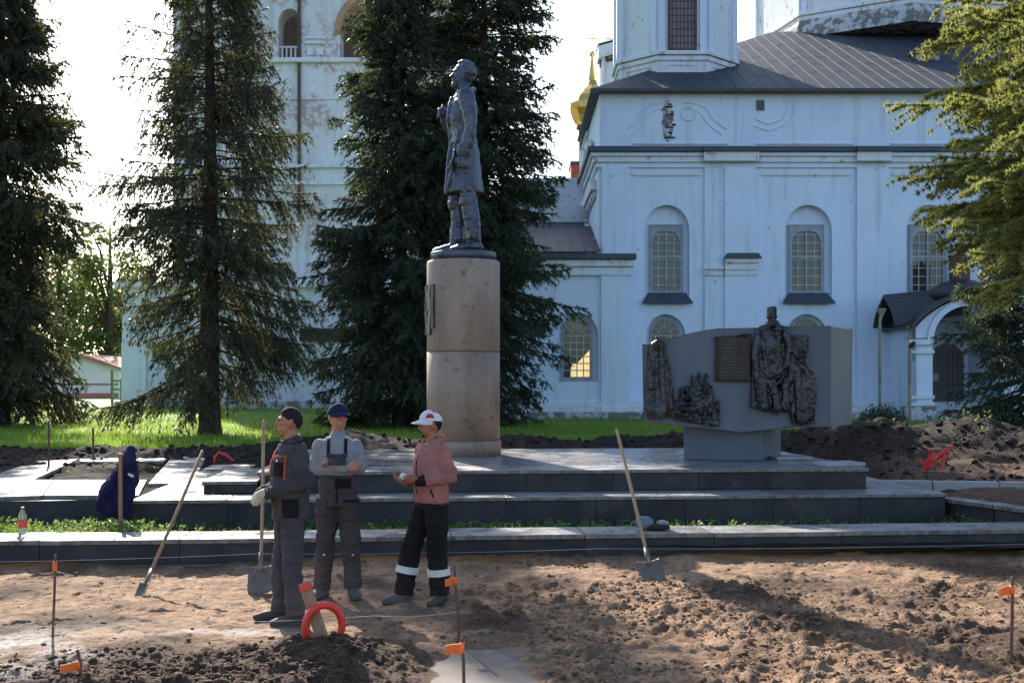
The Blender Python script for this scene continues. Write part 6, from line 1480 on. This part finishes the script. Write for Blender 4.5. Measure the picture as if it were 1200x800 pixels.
# ------------------------------------------------------------------ tools and small things
def gz(x, y): return float(h_dirt(np.array([float(x)]), np.array([float(y)]))[0])
def shovel(label, blade_tip, handle_end, mat, blade_l=.32, blade_w=.22, face=None):
    """long round handle, socket and a dished blade; local z runs from the blade tip to the handle end"""
    a, b = Vector(blade_tip), Vector(handle_end); L = (b - a).length; t = thing('shovel', label, 'shovel', a, 0, 'shovels on the kerb')
    z = (b - a).normalized(); f = Vector(face or (0, -1, 0)); f = (f - z * f.dot(z)).normalized(); x = f.cross(z).normalized() * -1; Mr = Matrix((x, -f, z)).transposed(); t.rotation_euler = Mr.to_euler()
    m = MB(); m.smooth = True; m.tube([(0, .0, blade_l * .92), (.004, .004, L * .5), (0, 0, L)], [.017, .0175, .0165], 10); m.build('handle', mat, t)
    m = MB(); m.smooth = True; m.tube([(0, .0, blade_l * .80), (0, .0, blade_l + .14)], [(.026, .014), .021], 10, caps=False); m.build('socket', M['steel'], t)
    m = MB(); nx, nz = 8, 10
    for lay in (0, 1):
        for j in range(nz + 1):
            v = j / nz; w = blade_w / 2 * (1.0 - .10 * v if v > .25 else (.80 + .22 * (v / .25) ** .6))
            for i in range(nx + 1): s = -1 + 2 * i / nx; m.vert((w * s, -.035 * (s * s) * (.4 + v) + .012 * v - .003 * lay - .018 * (1 - v) ** 2 + .02, blade_l * v - (.0 if v else .012 * s * s * -1)))
    K = (nx + 1) * (nz + 1)
    for j in range(nz):
        for i in range(nx): q = j * (nx + 1) + i; m.face((q, q + 1, q + nx + 2, q + nx + 1)); m.face((K + q + nx + 1, K + q + nx + 2, K + q + 1, K + q))
    for i in range(nx):
        m.face((K + i, K + i + 1, i + 1, i)); q = nz * (nx + 1) + i; m.face((q, q + 1, K + q + 1, K + q))
    for j in range(nz):
        q = j * (nx + 1); m.face((q, q + nx + 1, K + q + nx + 1, K + q)); q += nx; m.face((K + q, K + q + nx + 1, q + nx + 1, q))
    m.build('blade', M['steel'], t, smooth=True); return t
p = pz(163, 694, 0.03); q = px(237, 529, p.y + 1.32); shovel('reddish wooden shovel leaning over the kerb left of the workmen', (p.x, p.y, gz(p.x, p.y) - .02), q, M['wood_red'], .20, .15, (-.5, -.85, .2))
p = pz(305, 690, .02); q = px(309, 494, p.y + .75); shovel('wooden shovel standing upright beside the charcoal-jacket workman', (p.x, p.y, gz(p.x, p.y) - .01), q, M['wood'], .27, .25)
p = pz(766, 679, .02); q = px(723, 504, p.y + 1.1); shovel('wooden shovel leaning on the kerb beside the dark bundle', (p.x, p.y, gz(p.x, p.y) - .02), q, M['wood'], .25, .26, (.0, -1, .2))

def stake(label, x0, y0, x1, y1, D, flags, wood=False, zb=None, r=.011):
    """driven rod from photo pixel (x0,y0) at the ground to (x1,y1) at the top; flags: (y, dx, w, h)"""
    b = px(x0, y0, D); z = gz(b.x, b.y) if D < 13 else float(h_soil(np.array([[b.x]]), np.array([[b.y]]))[0, 0]); e = px(x1, y1, D); t = thing('stake', label, 'stake', (b.x, b.y, z), 0, 'marker stakes')
    m = MB(); m.smooth = True; m.tube([(0, 0, -.12), ((e.x - b.x) * .5 + .004, 0, (e.z - z) * .5), (e.x - b.x, 0, e.z - z)], [r, r, r], 8); m.build('rod', M['rebar'] if not wood else M['wood_red'], t)
    for (fy, w, h, sd) in flags:
        c = px(x1 + (x0 - x1) * (fy - y1) / max(1, (y0 - y1)), fy, D); lx, lz = c.x - b.x, c.z - z; m = MB(); n = 6
        for k in range(n + 1):
            s = k / n; wx = lx + sd * s * w; wy = .018 * math.sin(s * 5 + fy) - .012
            for zz in (lz - h / 2 - .012 * s * s, lz + h / 2 - .02 * s): m.vert((wx, wy - .002, zz)); m.vert((wx, wy + .002, zz))
        for k in range(n):
            i = k * 4; m.face((i, i + 4, i + 6, i + 2)); m.face((i + 1, i + 3, i + 7, i + 5)); m.face((i + 2, i + 6, i + 7, i + 3)); m.face((i, i + 1, i + 5, i + 4))
        m.face((0, 2, 3, 1)); i = n * 4; m.face((i, i + 1, i + 3, i + 2)); m.build('flag', M['flag'], t)
        m = MB(); m.smooth = True; m.tube([(lx, 0, lz - h / 2), (lx, 0, lz + h / 2)], [r * 1.35] * 2, 8, caps=False); m.build('tape_wrap', M['flag'], t)
    return t
DL = 2 * FPX / (752 - HOR); stake('thin metal stake with a knotted orange ribbon at the left', 61, 752, 65, 651, DL, [(663, .022, .07, -1)])
DA = 7.75; stake('short stake with an orange flag by the bottom edge at the left', 95, 812, 91, 762, DA, [(780, .115, .062, -1)])
DB = 2 * FPX / (757 - HOR); stake('stake with a small orange flag in front of the man in pink', 539, 757, 532, 664, DB, [(680, .075, .06, -1)])
DC = 7.8; stake('near stake with an orange flag beside the concrete patch', 544, 806, 541, 748, DC, [(758.5, .105, .07, -1)])
DE = 2 * FPX / (780 - HOR); stake('stake with an orange flag near the right edge', 1184, 780, 1186.5, 677, DE, [(691, .105, .065, -1)], r=.013)
stake('thin dark stake in the black soil at the far left', 57, 537, 57, 494, 20.5, [], r=.02)
stake('short reddish stake on the soil bank at the left', 109, 520, 109, 502, 22.6, [], r=.022)

def string(label, pts, r=.0012):
    m = MB(); m.smooth = True; P = []
    for a, b in zip(pts[:-1], pts[1:]):
        a, b = Vector(a), Vector(b)
        for k in range(8): s = k / 8; P.append(a.lerp(b, s) - Vector((0, 0, .02 * 4 * s * (1 - s))))
    P.append(Vector(pts[-1])); m.tube(P, [r] * len(P), 5); o = m.build('string_line', M['string'], None); return props(o, label, 'string')
sl = px(65, 653, DL)
string('white mason string stretched low along the front kerb', [px(-120, 659, 11.9), px(300, 648.5, 12.3), px(700, 642.5, 12.7), px(1200, 637, 13.1), px(1330, 636, 13.2)])
string('white string line from the mid stake past the red hose', [px(537, 716, DB), px(440, 721, 8.85), px(180, 728, 8.6), px(-80, 733, 8.4)])
string('white string line leading right from the right stake', [px(1185, 741, DE), px(1330, 744, DE)])

# red corrugated hose arch and the plank leaning by it
hc = pz(380, 748, .10); t = thing('red_hose', 'bright red plastic hose arched out of the dirt heap', 'hose', (hc.x, hc.y, 0))
D = hc.y; sc = D / FPX; m = MB(); m.smooth = True; pts, rad = [], []
for k in range(49):
    a = math.radians(-28 + (236) * k / 48); pts.append((math.cos(a) * 20 * sc, -.02 + .05 * math.cos(a), .10 + (748 - 728) * sc * .55 + math.sin(a) * 24 * sc + .03)); rad.append(.031 if k % 2 else .0265)
m.tube(pts, rad, 12); m.build('ribbed_tube', M['hose'], t)
pb = pz(389, 745, .10); pb = pb * 1.0; pb.y -= .16; pb.x -= .01; pt = px(357, 684, pb.y + .12); zb = gz(pb.x, pb.y) - .1
t = thing('wooden_plank', 'raw wooden plank with red painted tip leaning by the red hose', 'plank', (pb.x, pb.y, zb)); e = pt - Vector((pb.x, pb.y, zb))
m = MB(); m.bar((0, 0, 0), e * .90, .085, .05, (0, -1, 0)); m.build('board', M['plank'], t, bevel=.004); m = MB(); m.bar(e * .9005, e, .086, .051, (0, -1, 0)); m.build('painted_tip', M['hose'], t, bevel=.004); m = MB(); m.bar(e * 1.0005, e * 1.02, .078, .044, (0, -1, 0)); m.build('sawn_end', M['wood'], t)

# bottle on the kerb
kb = pz(26.5, 627, .302); t = thing('plastic_bottle', 'clear plastic bottle with red cap and label standing on the kerb', 'bottle', (kb.x, kb.y, .302))
S = .36 / .31
m = MB(); m.smooth = True; m.lathe([(.030 * S, .0), (.040 * S, .006), (.041 * S, .03), (.038 * S, .05), (.041 * S, .07), (.041 * S, .19), (.038 * S, .215), (.027 * S, .25), (.015 * S, .275), (.013 * S, .29)], (0, 0, 0), 20); m.build('body', M['bottle'], t)
m = MB(); m.smooth = True; m.lathe([(.0425 * S, .085), (.0428 * S, .17)], (0, 0, 0), 20, closed=False); m.build('label_band', M['redlabel'], t)
m = MB(); m.smooth = True; m.lathe([(.018 * S, .286), (.018 * S, .306), (.014 * S, .31)], (0, 0, 0), 16); m.build('screw_cap', M['redlabel'], t)

# dark blue jacket hung over a stake
jb = pz(146, 612, .16); jb.y = 14.35; D = jb.y; X = (146 - 600) / FPX * D
t = thing('hung_jacket', 'dark blue work jacket draped over a stake at the left', 'jacket', (X, D, .15))
sc = D / FPX
def jp(x, y, dy=0.0): return ((x - 600) * sc - X, dy, CAM_H + (HOR - y) * sc - .15)
m = MB()
m.tube([jp(152, 524, .02), jp(150, 540, .02), jp(143, 560, .02), jp(135, 580, .02), jp(132, 598, .02)], [(.04, .05), (.085, .07), (.16, .085), (.22, .095), (.22, .09)], 16)
m.tube([jp(153, 526, 0), jp(156, 545, -.03), jp(158, 563, -.02), jp(154, 576, 0)], [.055, .065, .06, .04], 12)
m.tube([jp(140, 555, -.05), jp(125, 578, -.04), jp(118, 592, -.02)], [.06, .075, .06], 12); m.tube([jp(150, 575, .0), jp(146, 590, .0), jp(148, 604, .0)], [.10, .09, .05], 12)
organic(m, 'cloth', M['purple'], t, .014, 3, ((.14, .05), (.06, .02)))
m = MB(); m.tube([jp(154, 555, -.085), jp(158, 557, -.085)], [.018, .018], 8); m.build('collar_tag', M['reflect'], t)
sk = thing('wooden_stake', 'brown wooden stake holding up the dark blue jacket', 'stake', (X, D - .14, .12)); m = MB(); m.bar((0, 0, -.1), (-.005, .0, jp(0, 532)[2] + .03), .045, .04, (0, -1, 0)); m.build('post', M['wood_red'], sk, bevel=.004)
m = MB(); m.bar((-.005, 0, jp(0, 532)[2] + .031), (-.005, 0, jp(0, 531)[2] + .04), .04, .035, (0, -1, 0)); m.build('sawn_top', M['wood'], sk)

# bundle on the kerb
bb = pz(766, 621, .302); t = thing('clothes_bundle', 'small bundle of dark and pale grey cloth lying on the kerb', 'cloth bundle', (bb.x, bb.y, .302))
m = MB(); m.ball((-.09, .02, .075), (.10, .09, .085)); m.ball((-.14, .03, .09), (.07, .07, .07)); organic(m, 'blue_grey_cap', M['grey_cloth'], t, .012, 2, ((.08, .02),))
m = MB(); m.ball((.04, -.02, .035), (.15, .08, .04)); m.ball((.10, .0, .05), (.07, .06, .05)); organic(m, 'dark_cloth', M['black'], t, .012, 2, ((.08, .02),))
m = MB(); m.ball((.10, -.01, .085), (.075, .055, .035)); organic(m, 'pale_cloth', M['sweater'], t, .010, 2, ((.06, .02),))

# red tape and other small things behind
def tape_cross(label, x, y, D):
    c = px(x, y, D); zz = float(h_soil(np.array([[c.x]]), np.array([[c.y]]))[0, 0]); t = thing('red_tape', label, 'tape', (c.x, c.y, zz)); s = D / FPX
    for a, b in (((-16, 2), (-4, 26)), ((-10, 8), (-6, 28)), ((-14, 10), (16, 24)), ((0, 22), (20, 31)), ((-18, 18), (-12, 4)), ((6, 4), (10, 22)), ((-6, 6), (4, 20))):
        m = MB(); m.bar((a[0] * s, random.uniform(-.08, .08), a[1] * s * .9 - .03), (b[0] * s, random.uniform(-.12, .05), b[1] * s * .9), .055, .006, (.3, -1, random.uniform(-.5, .5))); m.build('strip', M['redtape'], t)
tape_cross('tangle of bright red barrier tape strips on the soil heap at the right', 1097, 548, 19.2)
hc = pz(262, 531, .45); hc.y = 22.2; X = (262 - 600) / FPX * 22.2; t = thing('red_hose_end', 'small red hose loop behind the paving at the left', 'hose', (X, 22.2, float(h_soil(np.array([[X]]), np.array([[22.2]]))[0, 0]) - .06)); m = MB(); m.smooth = True
m.tube([(-.17, 0, .0), (-.15, 0, .17), (-.08, .0, .25), (.05, 0, .20), (.17, 0, .10)], [.032] * 5, 10); m.build('tube', M['hose'], t)
c = px(973, 540, 20.0); t = thing('orange_bottle', 'small orange bottle standing in the black soil behind the platform', 'bottle', (c.x, 20.0, float(h_soil(np.array([[c.x]]), np.array([[20.0]]))[0, 0]) - .02)); m = MB(); m.lathe([(.05, 0), (.06, .02), (.06, .14), (.028, .18), (.028, .21)], (0, 0, 0), 14); m.build('body', M['flag'], t, smooth=True); m = MB(); m.lathe([(.03, .211), (.03, .25)], (0, 0, 0), 12); m.build('screw_cap', M['hose'], t)
for k, (x, y, w, lab) in enumerate(((925, 534, .55, 'loose pale slab lying behind the foot of the memorial'), (982, 541, .6, 'loose concrete slab lying on the right end of the platform'))):
    c = pz(x, y, Z3 + .05); m = MB(); m.box(-w / 2, w / 2, -.22, .22, 0, .05); o = m.build('loose_slab', M['pale_slab'], None, bevel=.006); o.location = (c.x, c.y, Z3 + .003); o.rotation_euler = (0, 0, .15 + .1 * k); props(o, lab, 'slab')
c = px(431, 496, 27); t = thing('plastic_bag', 'pale blue plastic bag lying on the lawn behind the man in the navy cap', 'bag', (c.x, 27, LAWN_Z - .05)); m = MB(); m.ball((0, 0, .16), (.17, .13, .12)); m.ball((.1, 0, .22), (.09, .08, .07)); m.ball((-.08, 0, .10), (.14, .1, .1)); organic(m, 'sack', M['blue_bag'], t, .02, 1, ((.08, .06),))
